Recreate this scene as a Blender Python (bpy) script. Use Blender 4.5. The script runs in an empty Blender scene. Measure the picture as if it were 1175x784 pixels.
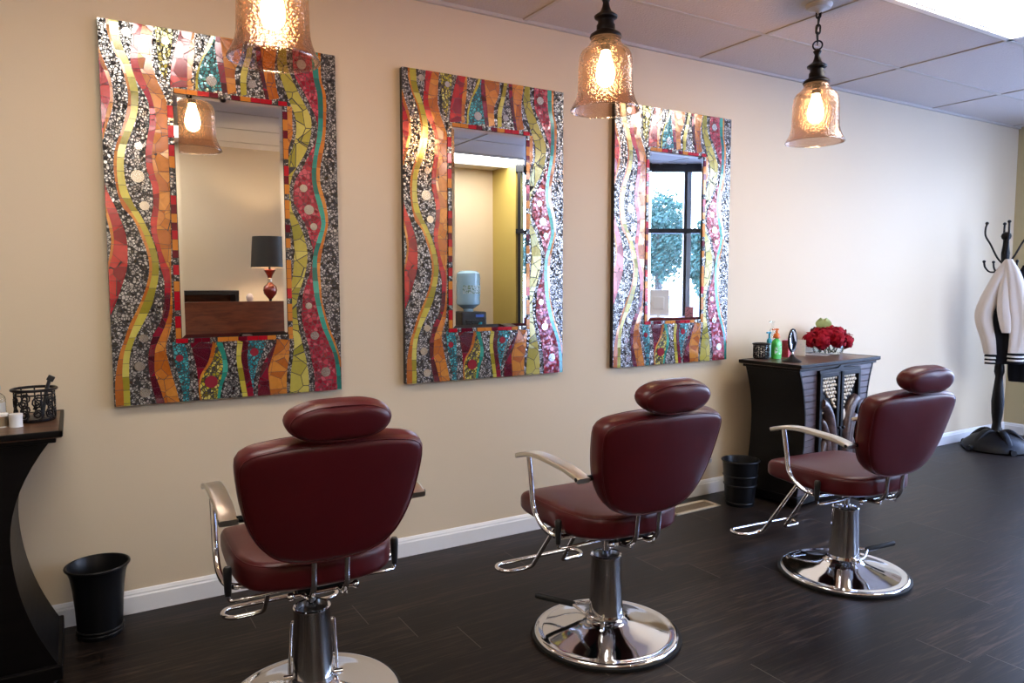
import bpy, bmesh, math, random
from mathutils import Vector, Matrix, noise
random.seed(7)
PI = math.pi
sc = bpy.context.scene
col = sc.collection

# ------------------------------------------------------------------ node helpers
def lin(c):
    return tuple(((x/255)/12.92 if x/255 <= .04045 else ((x/255+.055)/1.055)**2.4) for x in c)

class NT:
    def __init__(s, name):
        s.m = bpy.data.materials.new(name); s.m.use_nodes = True
        s.t = s.m.node_tree; s.t.nodes.clear()
        s.out = s.t.nodes.new('ShaderNodeOutputMaterial')
    def n(s, typ, ins=None, **kw):
        nd = s.t.nodes.new('ShaderNode'+typ)
        for k, v in kw.items(): setattr(nd, k, v)
        for k, v in (ins or {}).items():
            if hasattr(v, 'is_linked') or isinstance(v, bpy.types.NodeSocket): s.t.links.new(v, nd.inputs[k])
            else:
                if isinstance(v, tuple) and len(v) == 3 and nd.inputs[k].type == 'RGBA': v = (*v, 1)
                nd.inputs[k].default_value = v
        return nd
    def math(s, op, a, b=0.0, c=None):
        d = {0: a, 1: b}
        if c is not None: d[2] = c
        return s.n('Math', d, operation=op).outputs[0]
    def mix(s, f, a, b):
        nd = s.n('Mix', {0: f}, data_type='RGBA')
        for i, v in ((6, a), (7, b)):
            if isinstance(v, bpy.types.NodeSocket): s.t.links.new(v, nd.inputs[i])
            else: nd.inputs[i].default_value = (*v, 1) if len(v) == 3 else v
        return nd.outputs[2]
    def ramp(s, f, stops, interp='LINEAR'):
        nd = s.n('ValToRGB', {0: f}); cr = nd.color_ramp; cr.interpolation = interp
        while len(cr.elements) < len(stops): cr.elements.new(.5)
        for e, (p, c) in zip(cr.elements, stops): e.position = p; e.color = (*c, 1)
        return nd.outputs[0]
    def pr(s, **kw):
        nm = {'base': 'Base Color', 'rough': 'Roughness', 'metal': 'Metallic', 'ior': 'IOR', 'spec': 'Specular IOR Level',
              'coat': 'Coat Weight', 'coatr': 'Coat Roughness', 'coatior': 'Coat IOR', 'normal': 'Normal', 'alpha': 'Alpha',
              'emc': 'Emission Color', 'ems': 'Emission Strength', 'sheen': 'Sheen Weight', 'trans': 'Transmission Weight', 'coatn': 'Coat Normal'}
        return s.n('BsdfPrincipled', {nm[k]: v for k, v in kw.items()})
    def fin(s, sh):
        s.t.links.new(sh.outputs[0], s.out.inputs[0]); return s.m

def simple(name, c, rough=.5, metal=0., bump=0., bscale=80., var=0., **kw):
    t = NT(name); base = lin(c) if max(c) > 1 else c
    d = dict(base=base, rough=rough, metal=metal, **kw)
    if bump or var:
        co = t.n('TexCoord').outputs['Object']
        nz = t.n('TexNoise', {'Vector': co, 'Scale': bscale, 'Detail': 4.})
        if var:
            d['base'] = t.mix(nz.outputs[0], tuple(x*(1-var) for x in base), tuple(min(1, x*(1+var)) for x in base))
        if bump:
            d['normal'] = t.n('Bump', {'Height': nz.outputs[0], 'Strength': bump, 'Distance': .002}).outputs[0]
    return t.fin(t.pr(**d))

def emis(name, c, s):
    t = NT(name)
    return t.fin(t.n('Emission', {'Color': c, 'Strength': s}))

def wood(name, c1, c2, rough=.4, scale=6., stretch=(1, 12, 12), coat=0., spec=.5):
    t = NT(name); co = t.n('TexCoord').outputs['Object']
    mp = t.n('Mapping', {'Vector': co, 'Scale': stretch})
    nz = t.n('TexNoise', {'Vector': mp.outputs[0], 'Scale': scale, 'Detail': 6., 'Distortion': .6})
    c = t.ramp(nz.outputs[0], [(.3, lin(c1)), (.7, lin(c2))])
    b = t.n('Bump', {'Height': nz.outputs[0], 'Strength': .15, 'Distance': .002})
    return t.fin(t.pr(base=c, rough=rough, normal=b.outputs[0], coat=coat, coatr=.15, spec=spec))

# ------------------------------------------------------------------ mesh builder
def catmull(pts, n=8, closed=False):
    P = [Vector(p) for p in pts]; out = []; m = len(P)
    rng = range(m) if closed else range(m-1)
    for i in rng:
        p0 = P[(i-1) % m] if closed or i > 0 else P[0]*2-P[1]
        p1 = P[i]; p2 = P[(i+1) % m]
        p3 = P[(i+2) % m] if closed or i+2 < m else P[-1]*2-P[-2]
        for k in range(n):
            t = k/n
            out.append(.5*((2*p1)+(p2-p0)*t+(2*p0-5*p1+4*p2-p3)*t*t+(3*p1-p0-3*p2+p3)*t**3))
    if not closed: out.append(P[-1])
    return out

def fillet(pts, r, n=6, closed=False):
    """polyline with rounded corners"""
    P = [Vector(p) for p in pts]; out = []; m = len(P)
    for i in range(m):
        if not closed and i in (0, m-1): out.append(P[i]); continue
        a, b, c = P[i-1], P[i], P[(i+1) % m]
        d1 = (a-b); d2 = (c-b); rr = min(r, d1.length*.49, d2.length*.49)
        s = b+d1.normalized()*rr; e = b+d2.normalized()*rr
        for k in range(n+1):
            t = k/n; out.append(s*(1-t)**2+b*2*t*(1-t)+e*t*t)
    return out

class MB:
    def __init__(s): s.b = bmesh.new(); s.mi = 0
    def face(s, vs):
        try:
            f = s.b.faces.new(vs); f.material_index = s.mi; return f
        except ValueError: return None
    def rings(s, rings, closed=True, cap0=True, cap1=True):
        R = [[s.b.verts.new(p) for p in r] for r in rings]
        for a, b in zip(R, R[1:]):
            n = len(a)
            for i in range(n if closed else n-1):
                j = (i+1) % n
                s.face((a[i], a[j], b[j], b[i]))
        if closed and cap0: s.face(tuple(reversed(R[0])))
        if closed and cap1: s.face(tuple(R[-1]))
        return R
    def box(s, c, d, M=None, bev=0.):
        x, y, z = d[0]/2, d[1]/2, d[2]/2; c = Vector(c)
        T = M or Matrix.Identity(4)
        vs = [s.b.verts.new(c+(T @ Vector(p))) for p in
              ((-x,-y,-z),(x,-y,-z),(x,y,-z),(-x,y,-z),(-x,-y,z),(x,-y,z),(x,y,z),(-x,y,z))]
        fs = [s.face([vs[i] for i in q]) for q in ((3,2,1,0),(4,5,6,7),(0,1,5,4),(1,2,6,5),(2,3,7,6),(3,0,4,7))]
        if bev:
            es = list({e for f in fs for e in f.edges})
            r = bmesh.ops.bevel(s.b, geom=es, offset=bev, segments=2, affect='EDGES', profile=.6)
            for f in r['faces']: f.material_index = s.mi
        return s
    def lathe(s, prof, c=(0,0,0), seg=32, cap0=True, cap1=True, squash=1.):
        c = Vector(c)
        s.rings([[c+Vector((r*math.cos(2*PI*i/seg), r*squash*math.sin(2*PI*i/seg), z)) for i in range(seg)] for r, z in prof], True, cap0, cap1)
        return s
    def tube(s, pts, r, seg=10, closed=False, caps=True):
        P = [Vector(p) for p in pts]; m = len(P)
        rr = r if callable(r) else (lambda t: r)
        T = []
        for i in range(m):
            a = P[i-1] if (closed or i) else P[0]; b = P[(i+1) % m] if (closed or i < m-1) else P[-1]
            T.append((b-a).normalized() if (b-a).length > 1e-9 else Vector((0,0,1)))
        nrm = T[0].orthogonal().normalized(); rings = []
        for i in range(m):
            nrm = (nrm-T[i]*nrm.dot(T[i]))
            nrm = nrm.normalized() if nrm.length > 1e-6 else T[i].orthogonal().normalized()
            bi = T[i].cross(nrm); q = rr(i/max(1, m-1))
            rings.append([P[i]+(nrm*math.cos(2*PI*k/seg)+bi*math.sin(2*PI*k/seg))*q for k in range(seg)])
        if closed: rings.append(rings[0])
        if closed:
            R = [[s.b.verts.new(p) for p in r] for r in rings[:-1]]
            for i in range(m):
                a = R[i]; b = R[(i+1) % m]; off = 0
                if i == m-1:  # match twist
                    off = min(range(seg), key=lambda o: (a[0].co-b[o].co).length)
                for k in range(seg): s.face((a[k], a[(k+1) % seg], b[(k+1+off) % seg], b[(k+off) % seg]))
        else: s.rings(rings, True, caps, caps)
        return s
    def cyl(s, a, b, r, seg=16): return s.tube([a, b], r, seg)
    def sph(s, c, r, seg=16, rg=10, sc_=(1,1,1)):
        c = Vector(c); R = []
        for j in range(1, rg):
            th = PI*j/rg
            R.append([c+Vector((r*sc_[0]*math.sin(th)*math.cos(2*PI*i/seg), r*sc_[1]*math.sin(th)*math.sin(2*PI*i/seg), -r*sc_[2]*math.cos(th))) for i in range(seg)])
        V = s.rings(R, True, False, False)
        b = s.b.verts.new(c-Vector((0,0,r*sc_[2]))); t = s.b.verts.new(c+Vector((0,0,r*sc_[2])))
        for i in range(seg):
            j = (i+1) % seg
            s.face((b, V[0][j], V[0][i])); s.face((t, V[-1][i], V[-1][j]))
        return s
    def ribbon(s, pts, w, h, across=(1,0,0), r=.0, prof=None):
        """sweep a rounded rectangle (w across, h normal)"""
        P = [Vector(p) for p in pts]; m = len(P); ac = Vector(across).normalized(); rings = []
        for i in range(m):
            a = P[max(0, i-1)]; b = P[min(m-1, i+1)]; t = (b-a).normalized(); n = ac.cross(t).normalized()
            hw = w/2*(prof(i/(m-1)) if prof else 1); hh = h/2; q = min(r, hh*.95, hw*.95); ring = []
            for sx, sy, a0 in ((1,1,0),(-1,1,90),(-1,-1,180),(1,-1,270)):
                for k in range(4):
                    an = math.radians(a0+k*30)
                    ring.append(P[i]+ac*(sx*(hw-q)+q*math.cos(an))+n*(sy*(hh-q)+q*math.sin(an)))
            rings.append(ring)
        s.rings(rings); return s
    def prism(s, poly, a, b, axis='y'):
        """poly in the two other axes"""
        def mk(p, h): return {'y': (p[0], h, p[1]), 'x': (h, p[0], p[1]), 'z': (p[0], p[1], h)}[axis]
        s.rings([[Vector(mk(p, a)) for p in poly], [Vector(mk(p, b)) for p in poly]]); return s
    def pillow(s, outline, T, r, fn, dome=(0.,0.), n=5, inner=(.8,.55,.3)):
        """cushion: outline in 2D (star-shaped round its centroid), thickness T, edge radius r; fn(u,v,w)->point"""
        N = len(outline); cx = sum(p[0] for p in outline)/N; cy = sum(p[1] for p in outline)/N
        size = sum(math.hypot(p[0]-cx, p[1]-cy) for p in outline)/N
        def ring(inset, w, dm, k0):
            out = []
            for p in outline:
                d = math.hypot(p[0]-cx, p[1]-cy); k = (d-inset)/d*k0
                out.append(fn(cx+(p[0]-cx)*k, cy+(p[1]-cy)*k, w+dm*(1-k*k)))
            return out
        rings = []
        e = .97
        for k in reversed(inner): rings.append(ring(r, -T/2, -dome[0], k))
        for i in range(n+1):
            a = -PI/2+PI/2*i/n
            rings.append(ring(r-r*math.cos(a), -T/2+r+r*math.sin(a), -dome[0] if i == 0 else -dome[0]*max(0, -math.sin(a)), 1))
        for i in range(n+1):
            a = PI/2*i/n
            rings.append(ring(r-r*math.cos(a), T/2-r+r*math.sin(a), dome[1]*math.sin(a), 1))
        for k in inner: rings.append(ring(r, T/2, dome[1], k))
        V = s.rings(rings, True, False, False)
        b = s.b.verts.new(fn(cx, cy, -T/2-dome[0])); t = s.b.verts.new(fn(cx, cy, T/2+dome[1]))
        for i in range(N):
            j = (i+1) % N
            s.face((b, V[0][j], V[0][i])); s.face((t, V[-1][i], V[-1][j]))
        return s
    def build(s, name, mats, parent=None, smooth=True, loc=None, angle=40, uv=None):
        bmesh.ops.recalc_face_normals(s.b, faces=s.b.faces)
        me = bpy.data.meshes.new(name); s.b.to_mesh(me); s.b.free()
        for m in (mats if isinstance(mats, (list, tuple)) else [mats]): me.materials.append(m)
        if smooth:
            for p in me.polygons: p.use_smooth = True
            try: me.set_sharp_from_angle(angle=math.radians(angle))
            except Exception: pass
        o = bpy.data.objects.new(name, me); col.objects.link(o)
        if parent: o.parent = parent
        if loc: o.location = loc
        return o

def empty(name, loc=(0,0,0), rz=0., label=None, cat=None, group=None):
    o = bpy.data.objects.new(name, None); col.objects.link(o); o.empty_display_size = .05
    o.location = loc; o.rotation_euler = (0,0,rz); tag(o, label, cat, group); return o
def tag(o, label=None, cat=None, group=None, kind=None):
    for k, v in (('label', label), ('category', cat), ('group', group), ('kind', kind)):
        if v: o[k] = v
    return o
def struct(o): o['kind'] = 'structure'; return o
def kids(o): return [c for c in col.objects if c.parent == o]
def copy_tree(o, parent=None):
    c = o.copy(); col.objects.link(c)
    if parent: c.parent = parent
    for ch in kids(o): copy_tree(ch, c)
    return c

# ------------------------------------------------------------------ plain materials
M = {}
M['chrome'] = simple('chrome', (.78,.78,.80), .07, 1.)
M['brushed'] = simple('brushed_metal', (.70,.67,.61), .28, 1., bump=.05, bscale=300)
M['black_plastic'] = simple('black_plastic', (.012,.012,.014), .35)
M['black_rubber'] = simple('black_rubber', (.008,.008,.008), .55, spec=.3)
M['iron'] = simple('dark_bronze_iron', (.008,.006,.007), .40, .3, spec=.3)
M['dark_metal'] = simple('dark_enamel', (.005,.005,.006), .34, spec=.28)
M['white_paint'] = simple('white_trim_paint', (.80,.79,.77), .4)
M['mirror'] = simple('silvered_mirror', (.90,.91,.91), .0, 1.)
M['paper'] = simple('white_paper', (.82,.82,.82), .6)
M['white_plastic'] = simple('white_plastic', (.88,.88,.90), .35)

def leather():
    t = NT('burgundy_leather'); co = t.n('TexCoord').outputs['Object']
    v = t.n('TexVoronoi', {'Vector': co, 'Scale': 260.}, feature='DISTANCE_TO_EDGE')
    nz = t.n('TexNoise', {'Vector': co, 'Scale': 9., 'Detail': 3.})
    c = t.mix(nz.outputs[0], (.062,.0042,.0068), (.084,.0064,.0092))
    b = t.n('Bump', {'Height': v.outputs[0], 'Strength': .10, 'Distance': .0012})
    return t.fin(t.pr(base=c, rough=.36, normal=b.outputs[0], spec=.38))
M['leather'] = leather()

def thin_glass(name, tint=(1,1,1), spec=.06, rough=.02, seeds=0., body=0., bodyc=(.9,.75,.65)):
    t = NT(name)
    lw = t.n('LayerWeight', {'Blend': .12})
    f = t.math('ADD', t.math('MULTIPLY', lw.outputs['Fresnel'], .85), spec)
    norm = None
    if seeds:
        co = t.n('TexCoord').outputs['Object']
        nz = t.n('TexNoise', {'Vector': co, 'Scale': seeds, 'Detail': 3.})
        vv = t.n('TexVoronoi', {'Vector': co, 'Scale': seeds*1.6})
        hh = t.math('ADD', nz.outputs[0], vv.outputs['Distance'])
        norm = t.n('Bump', {'Height': hh, 'Strength': .6, 'Distance': .004}).outputs[0]
    tr = t.n('BsdfTransparent', {'Color': tint})
    gl = t.n('BsdfGlossy', {'Roughness': rough, 'Color': (1,1,1)} | ({'Normal': norm} if norm else {}))
    if body:
        tl = t.n('BsdfTranslucent', {'Color': bodyc} | ({'Normal': norm} if norm else {}))
        fac = body
        if seeds:
            fac = t.math('MULTIPLY', t.n('MapRange', {0: hh, 1: .35, 2: 1.0}).outputs[0], body*2)
        mx0 = t.n('MixShader', {0: fac, 1: tr.outputs[0], 2: tl.outputs[0]})
        base = mx0.outputs[0]
    else: base = tr.outputs[0]
    mx = t.n('MixShader', {0: f, 1: base, 2: gl.outputs[0]})
    return t.fin(mx)
M['window_glass'] = thin_glass('window_glass', (.93,.97,.98), .03)
M['clear_glass'] = thin_glass('clear_glass', (.95,.97,.97), .05)
M['seeded_glass'] = thin_glass('amber_seeded_glass', (.885,.745,.655), .04, .05, seeds=60., body=.004, bodyc=(.95,.74,.62))
FLUO, BULB, SKY, EXPO = 13., 85., 12., 0.32
CUR={'R1o':[(-0.003,0.065),(0.013,0.097),(0.033,0.132),(0.045,0.172),(0.048,0.205),(0.039,0.226),(0.024,0.257),(0.003,0.302)],'R1i':[(-0.003,0.085),(0.006,0.114),(0.022,0.14),(0.035,0.172),(0.033,0.203),(0.02,0.233),(0.008,0.268),(-0.001,0.295)],'R2o':[(-0.001,0.415),(0.015,0.445),(0.034,0.473),(0.055,0.51),(0.073,0.552),(0.075,0.591),(0.07,0.634),(0.045,0.687),(0.027,0.726),(0.013,0.734),(-0.004,0.762)],'R2m':[(-0.003,0.466),(0.016,0.511),(0.025,0.553),(0.02,0.591),(0.005,0.627),(-0.005,0.655)],'R2i':[(-0.004,0.48),(0.009,0.528),(0.015,0.56),(0.01,0.591),(-0.002,0.623),(-0.006,0.641)],'OL':[(0.031,0.002),(0.034,0.029),(0.052,0.071),(0.08,0.112),(0.097,0.155),(0.103,0.189),(0.101,0.216),(0.089,0.233),(0.071,0.278),(0.047,0.32),(0.037,0.362),(0.039,0.403),(0.049,0.444),(0.065,0.476),(0.1,0.503),(0.131,0.552),(0.152,0.598),(0.155,0.642),(0.138,0.688),(0.114,0.732),(0.1,0.743),(0.07,0.785),(0.046,0.828),(0.028,0.86),(0.011,0.911),(0.005,0.955),(0.005,1.002)],'OY':[(0.042,0.002),(0.045,0.032),(0.062,0.074),(0.09,0.112),(0.107,0.154),(0.113,0.188),(0.108,0.229),(0.084,0.274),(0.057,0.323),(0.049,0.361),(0.049,0.403),(0.059,0.444),(0.086,0.475),(0.125,0.52),(0.149,0.563),(0.165,0.606),(0.166,0.642),(0.152,0.685),(0.127,0.732),(0.11,0.746),(0.086,0.786),(0.062,0.825),(0.044,0.861),(0.035,0.912),(0.036,0.956),(0.035,1.004)],'YB':[(0.077,0.001),(0.083,0.049),(0.111,0.1),(0.134,0.146),(0.142,0.186),(0.13,0.241),(0.109,0.28),(0.086,0.319),(0.076,0.357),(0.076,0.395),(0.086,0.433),(0.11,0.471),(0.132,0.495),(0.161,0.537),(0.185,0.584),(0.194,0.624),(0.189,0.664),(0.172,0.707),(0.16,0.733),(0.124,0.78),(0.089,0.822),(0.067,0.866),(0.061,0.913),(0.061,0.957),(0.06,1.002)],'BR':[(0.133,0.001),(0.125,0.045),(0.117,0.093),(0.129,0.136),(0.154,0.165),(0.178,0.198),(0.18,0.249),(0.169,0.291),(0.16,0.33),(0.163,0.379),(0.18,0.417),(0.182,0.463),(0.168,0.516),(0.174,0.552),(0.187,0.58),(0.199,0.627),(0.212,0.664),(0.212,0.708),(0.203,0.748),(0.19,0.781),(0.16,0.814),(0.141,0.857),(0.138,0.902),(0.146,0.947),(0.165,1.004)],'RA':[(0.167,0.003),(0.151,0.05),(0.145,0.094),(0.161,0.131),(0.185,0.17),(0.199,0.204),(0.206,0.248),(0.193,0.294),(0.184,0.336),(0.19,0.378),(0.206,0.42),(0.207,0.462),(0.201,0.473),(0.192,0.526),(0.198,0.562),(0.217,0.609),(0.236,0.642),(0.232,0.738),(0.209,0.789),(0.169,0.847),(0.161,0.891),(0.162,0.918),(0.179,0.956),(0.196,1.002)],'AC':[(0.208,0.005),(0.2,0.053),(0.2,0.101),(0.218,0.141),(0.24,0.174),(0.255,0.204),(0.261,0.235),(0.255,0.34),(0.248,0.462),(0.247,0.562),(0.242,0.642),(0.242,0.742),(0.233,0.794),(0.21,0.849),(0.217,0.886),(0.231,0.928),(0.246,0.967),(0.258,1.006)],'TCl':[(0.234,0.823),(0.236,0.835),(0.242,0.884),(0.256,0.929),(0.268,0.968),(0.273,1.006)],'TCr':[(0.285,0.825),(0.287,0.844),(0.299,0.886),(0.301,0.939),(0.299,0.985),(0.292,1.007)],'MCl':[(0.305,0.826),(0.31,0.841),(0.325,0.883),(0.334,0.925),(0.337,0.975),(0.338,1.01)],'MCr':[(0.405,0.836),(0.399,0.855),(0.382,0.893),(0.348,0.93),(0.338,0.964),(0.341,1.01)],'OMr':[(0.419,0.837),(0.414,0.856),(0.4,0.89),(0.358,0.93),(0.344,0.964),(0.351,1.011)],'YWr':[(0.42,0.837),(0.422,0.848),(0.422,0.856),(0.441,0.884),(0.442,0.922),(0.422,0.968),(0.414,0.999)],'BWr':[(0.444,0.834),(0.446,0.849),(0.461,0.884),(0.464,0.923),(0.44,0.961),(0.427,0.999)],'Y2l':[(0.511,0.836),(0.509,0.847),(0.504,0.886),(0.511,0.933),(0.527,1.001)],'Y2r':[(0.535,0.837),(0.533,0.848),(0.525,0.887),(0.533,0.926),(0.549,1.002)],'M2r':[(0.561,0.837),(0.56,0.849),(0.553,0.888),(0.56,0.928),(0.573,0.976),(0.577,1.004)],'T2r':[(0.644,0.84),(0.638,0.848),(0.614,0.886),(0.594,0.917),(0.578,0.96),(0.577,1.004)],'M3l':[(0.688,0.842),(0.683,0.849),(0.652,0.876),(0.619,0.914),(0.6,0.961),(0.594,1.005)],'M3r':[(0.69,0.842),(0.686,0.853),(0.664,0.892),(0.647,0.927),(0.649,0.963),(0.653,1.008)],'A3r':[(0.75,0.843),(0.744,0.895),(0.733,0.935),(0.73,0.975),(0.731,1.012)],'YL':[(0.736,0.002),(0.725,0.049),(0.744,0.096),(0.776,0.149),(0.802,0.193),(0.805,0.234),(0.792,0.272),(0.771,0.304),(0.753,0.329),(0.751,0.357),(0.748,0.406),(0.748,0.463),(0.767,0.495),(0.778,0.537),(0.782,0.577),(0.778,0.616),(0.771,0.655),(0.758,0.691),(0.751,0.731),(0.755,0.744),(0.757,0.796),(0.77,0.848),(0.763,0.892),(0.752,0.936),(0.742,1.012)],'YR':[(0.768,0.001),(0.774,0.057),(0.81,0.11),(0.873,0.185),(0.878,0.209),(0.871,0.248),(0.847,0.291),(0.813,0.327),(0.783,0.36),(0.768,0.398),(0.771,0.433),(0.777,0.463),(0.808,0.501),(0.83,0.537),(0.844,0.58),(0.84,0.62),(0.824,0.66),(0.802,0.699),(0.789,0.732),(0.784,0.745),(0.792,0.797),(0.807,0.849),(0.825,0.898),(0.836,0.948),(0.836,1.005)],'IR':[(0.796,0.001),(0.804,0.074),(0.852,0.126),(0.905,0.194),(0.907,0.215),(0.895,0.257),(0.87,0.29),(0.831,0.337),(0.8,0.37),(0.785,0.405),(0.789,0.444),(0.837,0.501),(0.857,0.537),(0.871,0.576),(0.867,0.609),(0.851,0.649),(0.822,0.699),(0.815,0.732),(0.809,0.761),(0.818,0.809),(0.839,0.858),(0.854,0.908),(0.866,0.957),(0.865,1.007)],'TL':[(0.886,-0.0),(0.891,0.068),(0.909,0.122),(0.911,0.197),(0.904,0.24),(0.891,0.282),(0.878,0.325),(0.874,0.364),(0.882,0.403),(0.898,0.441),(0.915,0.497),(0.896,0.54),(0.874,0.584),(0.866,0.627),(0.868,0.671),(0.876,0.722),(0.907,0.804),(0.933,0.845),(0.959,0.887),(0.971,0.925),(0.977,0.987),(0.978,1.013)],'TR':[(0.916,0.001),(0.919,0.072),(0.935,0.121),(0.934,0.207),(0.926,0.246),(0.908,0.292),(0.898,0.335),(0.897,0.374),(0.908,0.409),(0.925,0.445),(0.936,0.496),(0.917,0.544),(0.894,0.591),(0.89,0.634),(0.895,0.678),(0.903,0.73),(0.933,0.808),(0.959,0.85),(0.982,0.892),(0.992,0.93),(0.998,0.972),(1.0,1.014)],'OR':[(0.929,0.002),(0.931,0.077),(0.951,0.12),(0.947,0.216),(0.939,0.263),(0.923,0.309),(0.914,0.345),(0.915,0.38),(0.929,0.412),(0.943,0.448),(0.948,0.5),(0.932,0.54),(0.912,0.591),(0.904,0.635),(0.907,0.686),(0.912,0.73),(0.947,0.813),(0.97,0.85),(0.987,0.884),(1.006,0.926)],'SA':[(0.788,0.217),(0.787,0.245),(0.769,0.28),(0.753,0.315)],'SB':[(0.75,0.499),(0.762,0.538),(0.763,0.577),(0.761,0.616),(0.752,0.655)],'h_cy':[(0.215,0.0),(0.22,0.051),(0.225,0.102),(0.248,0.135)],'h_yd':[(0.288,-0.001),(0.272,0.065),(0.256,0.112),(0.251,0.135)],'h_dc':[(0.314,-0.001),(0.288,0.058),(0.272,0.105),(0.266,0.174)],'h_cb':[(0.37,-0.002),(0.352,0.018),(0.341,0.071),(0.335,0.17)],'h_be':[(0.372,-0.001),(0.368,0.057),(0.357,0.105),(0.358,0.169)],'h_ey':[(0.442,-0.001),(0.4,0.061),(0.373,0.109),(0.369,0.171)],'h_yt':[(0.455,-0.001),(0.438,0.029),(0.4,0.072),(0.38,0.121),(0.383,0.17)],'h_tc':[(0.459,0.001),(0.455,0.033),(0.465,0.085),(0.484,0.167)],'h_ca':[(0.477,0.0),(0.488,0.06),(0.498,0.118),(0.506,0.165)],'h_af':[(0.572,-0.001),(0.566,0.042),(0.538,0.086),(0.538,0.128),(0.545,0.163)],'h_fy':[(0.6,-0.001),(0.583,0.047),(0.56,0.097),(0.56,0.165)],'h_yg':[(0.623,-0.001),(0.606,0.051),(0.586,0.101),(0.585,0.164)],'h_gc':[(0.629,-0.001),(0.634,0.049),(0.651,0.102),(0.673,0.167)],'h_ca2':[(0.652,-0.0),(0.657,0.048),(0.669,0.101),(0.689,0.166)],'h_ah':[(0.727,0.0),(0.713,0.056),(0.715,0.104),(0.736,0.164)]}
DISCS=[(0.105,0.026,0.0156,'m'),(0.254,0.034,0.0134,'m'),(0.435,0.122,0.0203,'m'),(0.609,0.116,0.0162,'m'),(0.836,0.042,0.0199,'m'),(0.133,0.315,0.0148,'m'),(0.125,0.393,0.0238,'m'),(0.147,0.469,0.0175,'m'),(0.123,0.821,0.0164,'m'),(0.103,0.896,0.0185,'m'),(0.12,0.968,0.0187,'m'),(0.262,0.879,0.0138,'r'),(0.391,0.95,0.0252,'r'),(0.584,0.872,0.0169,'r'),(0.87,0.831,0.0184,'m'),(0.92,0.943,0.0212,'m'),(0.844,0.742,0.0147,'m'),(0.856,0.458,0.0211,'m'),(0.877,0.507,0.0154,'m'),(0.832,0.396,0.0162,'m')]
# ------------------------------------------------------------------ the room
CEIL = 2.64; XL, XR, YB = -2.0, 7.0, -4.45
SA = (4.3, -3.93); SB = (XR, -2.31)               # storefront runs on the diagonal between these
def wall_mat(name, c1, c2, rough=.55):
    t = NT(name); co = t.n('TexCoord').outputs['Object']
    nz = t.n('TexNoise', {'Vector': co, 'Scale': 1.3, 'Detail': 2.})
    n2 = t.n('TexNoise', {'Vector': co, 'Scale': 190., 'Detail': 3.})
    b = t.n('Bump', {'Height': n2.outputs[0], 'Strength': .12, 'Distance': .002})
    return t.fin(t.pr(base=t.mix(nz.outputs[0], c1, c2), rough=rough, normal=b.outputs[0], spec=.35))
M['wall'] = wall_mat('cream_wall_paint', (.63,.51,.35), (.66,.535,.375))
M['mustard'] = wall_mat('mustard_wall_paint', (.50,.38,.10), (.53,.40,.11))

M['endwall'] = wall_mat('olive_end_wall_paint', (.50,.42,.24), (.53,.44,.26))
def floor_mat():
    t = NT('dark_plank_floor'); g = t.n('NewGeometry').outputs['Position']
    sp = t.n('SeparateXYZ', {0: g}); x, y = sp.outputs[0], sp.outputs[1]
    r = t.math('DIVIDE', t.math('ADD', y, .01), .194)
    row = t.math('FLOOR', r); fy = t.math('FRACT', t.math('ADD', r, 1000.))
    off = t.n('TexWhiteNoise', {'W': row}, noise_dimensions='1D').outputs[0]
    q = t.math('ADD', t.math('DIVIDE', x, 1.22), t.math('MULTIPLY', off, 7.3))
    pl = t.math('FLOOR', q); fx = t.math('FRACT', t.math('ADD', q, 1000.))
    cv = t.n('CombineXYZ', {0: pl, 1: row}).outputs[0]
    rnd = t.n('TexWhiteNoise', {'Vector': cv}, noise_dimensions='2D')
    mp = t.n('Mapping', {'Vector': g, 'Scale': (1.5, 26., 1.)})
    ad = t.n('VectorMath', {0: mp.outputs[0], 1: rnd.outputs['Color']}, operation='ADD')
    ad2 = t.n('VectorMath', {0: rnd.outputs['Color'], 1: (20., 20., 20.)}, operation='MULTIPLY')
    ad3 = t.n('VectorMath', {0: mp.outputs[0], 1: ad2.outputs[0]}, operation='ADD')
    nz = t.n('TexNoise', {'Vector': ad3.outputs[0], 'Scale': 2.2, 'Detail': 9., 'Distortion': 1.4})
    base = t.ramp(nz.outputs[0], [(.28, (.0030,.0024,.0026)), (.5, (.0115,.0080,.0068)), (.72, (.050,.034,.026))])
    tone = t.math('ADD', t.math('MULTIPLY', rnd.outputs[0], .7), .65)
    base = t.n('VectorMath', {0: base, 'Scale': tone}, operation='SCALE').outputs[0]
    endj = t.math('LESS_THAN', fx, .0022); edge = t.math('LESS_THAN', fy, .014)
    base = t.mix(t.math('MULTIPLY', edge, .6), base, (.003,.003,.003))
    base = t.mix(endj, base, (.10,.085,.07))
    h = t.math('SUBTRACT', nz.outputs[0], t.math('MULTIPLY', t.math('MAXIMUM', edge, endj), 1.5))
    b = t.n('Bump', {'Height': h, 'Strength': .22, 'Distance': .0015})
    ro = t.math('ADD', t.math('MULTIPLY', nz.outputs[0], .22), .30)
    return t.fin(t.pr(base=base, rough=ro, normal=b.outputs[0], spec=.17))
M['floor'] = floor_mat()
def ceil_mat():
    t = NT('mineral_fibre_ceiling_tile'); g = t.n('NewGeometry').outputs['Position']
    n1 = t.n('TexNoise', {'Vector': g, 'Scale': 120., 'Detail': 3.})
    n2 = t.n('TexVoronoi', {'Vector': g, 'Scale': 90.})
    h = t.math('ADD', n1.outputs[0], n2.outputs['Distance'])
    b = t.n('Bump', {'Height': h, 'Strength': .35, 'Distance': .003})
    return t.fin(t.pr(base=t.mix(n1.outputs[0], (.56,.50,.455), (.63,.57,.52)), rough=.85, normal=b.outputs[0]))
M['ceiling'] = ceil_mat()

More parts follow.
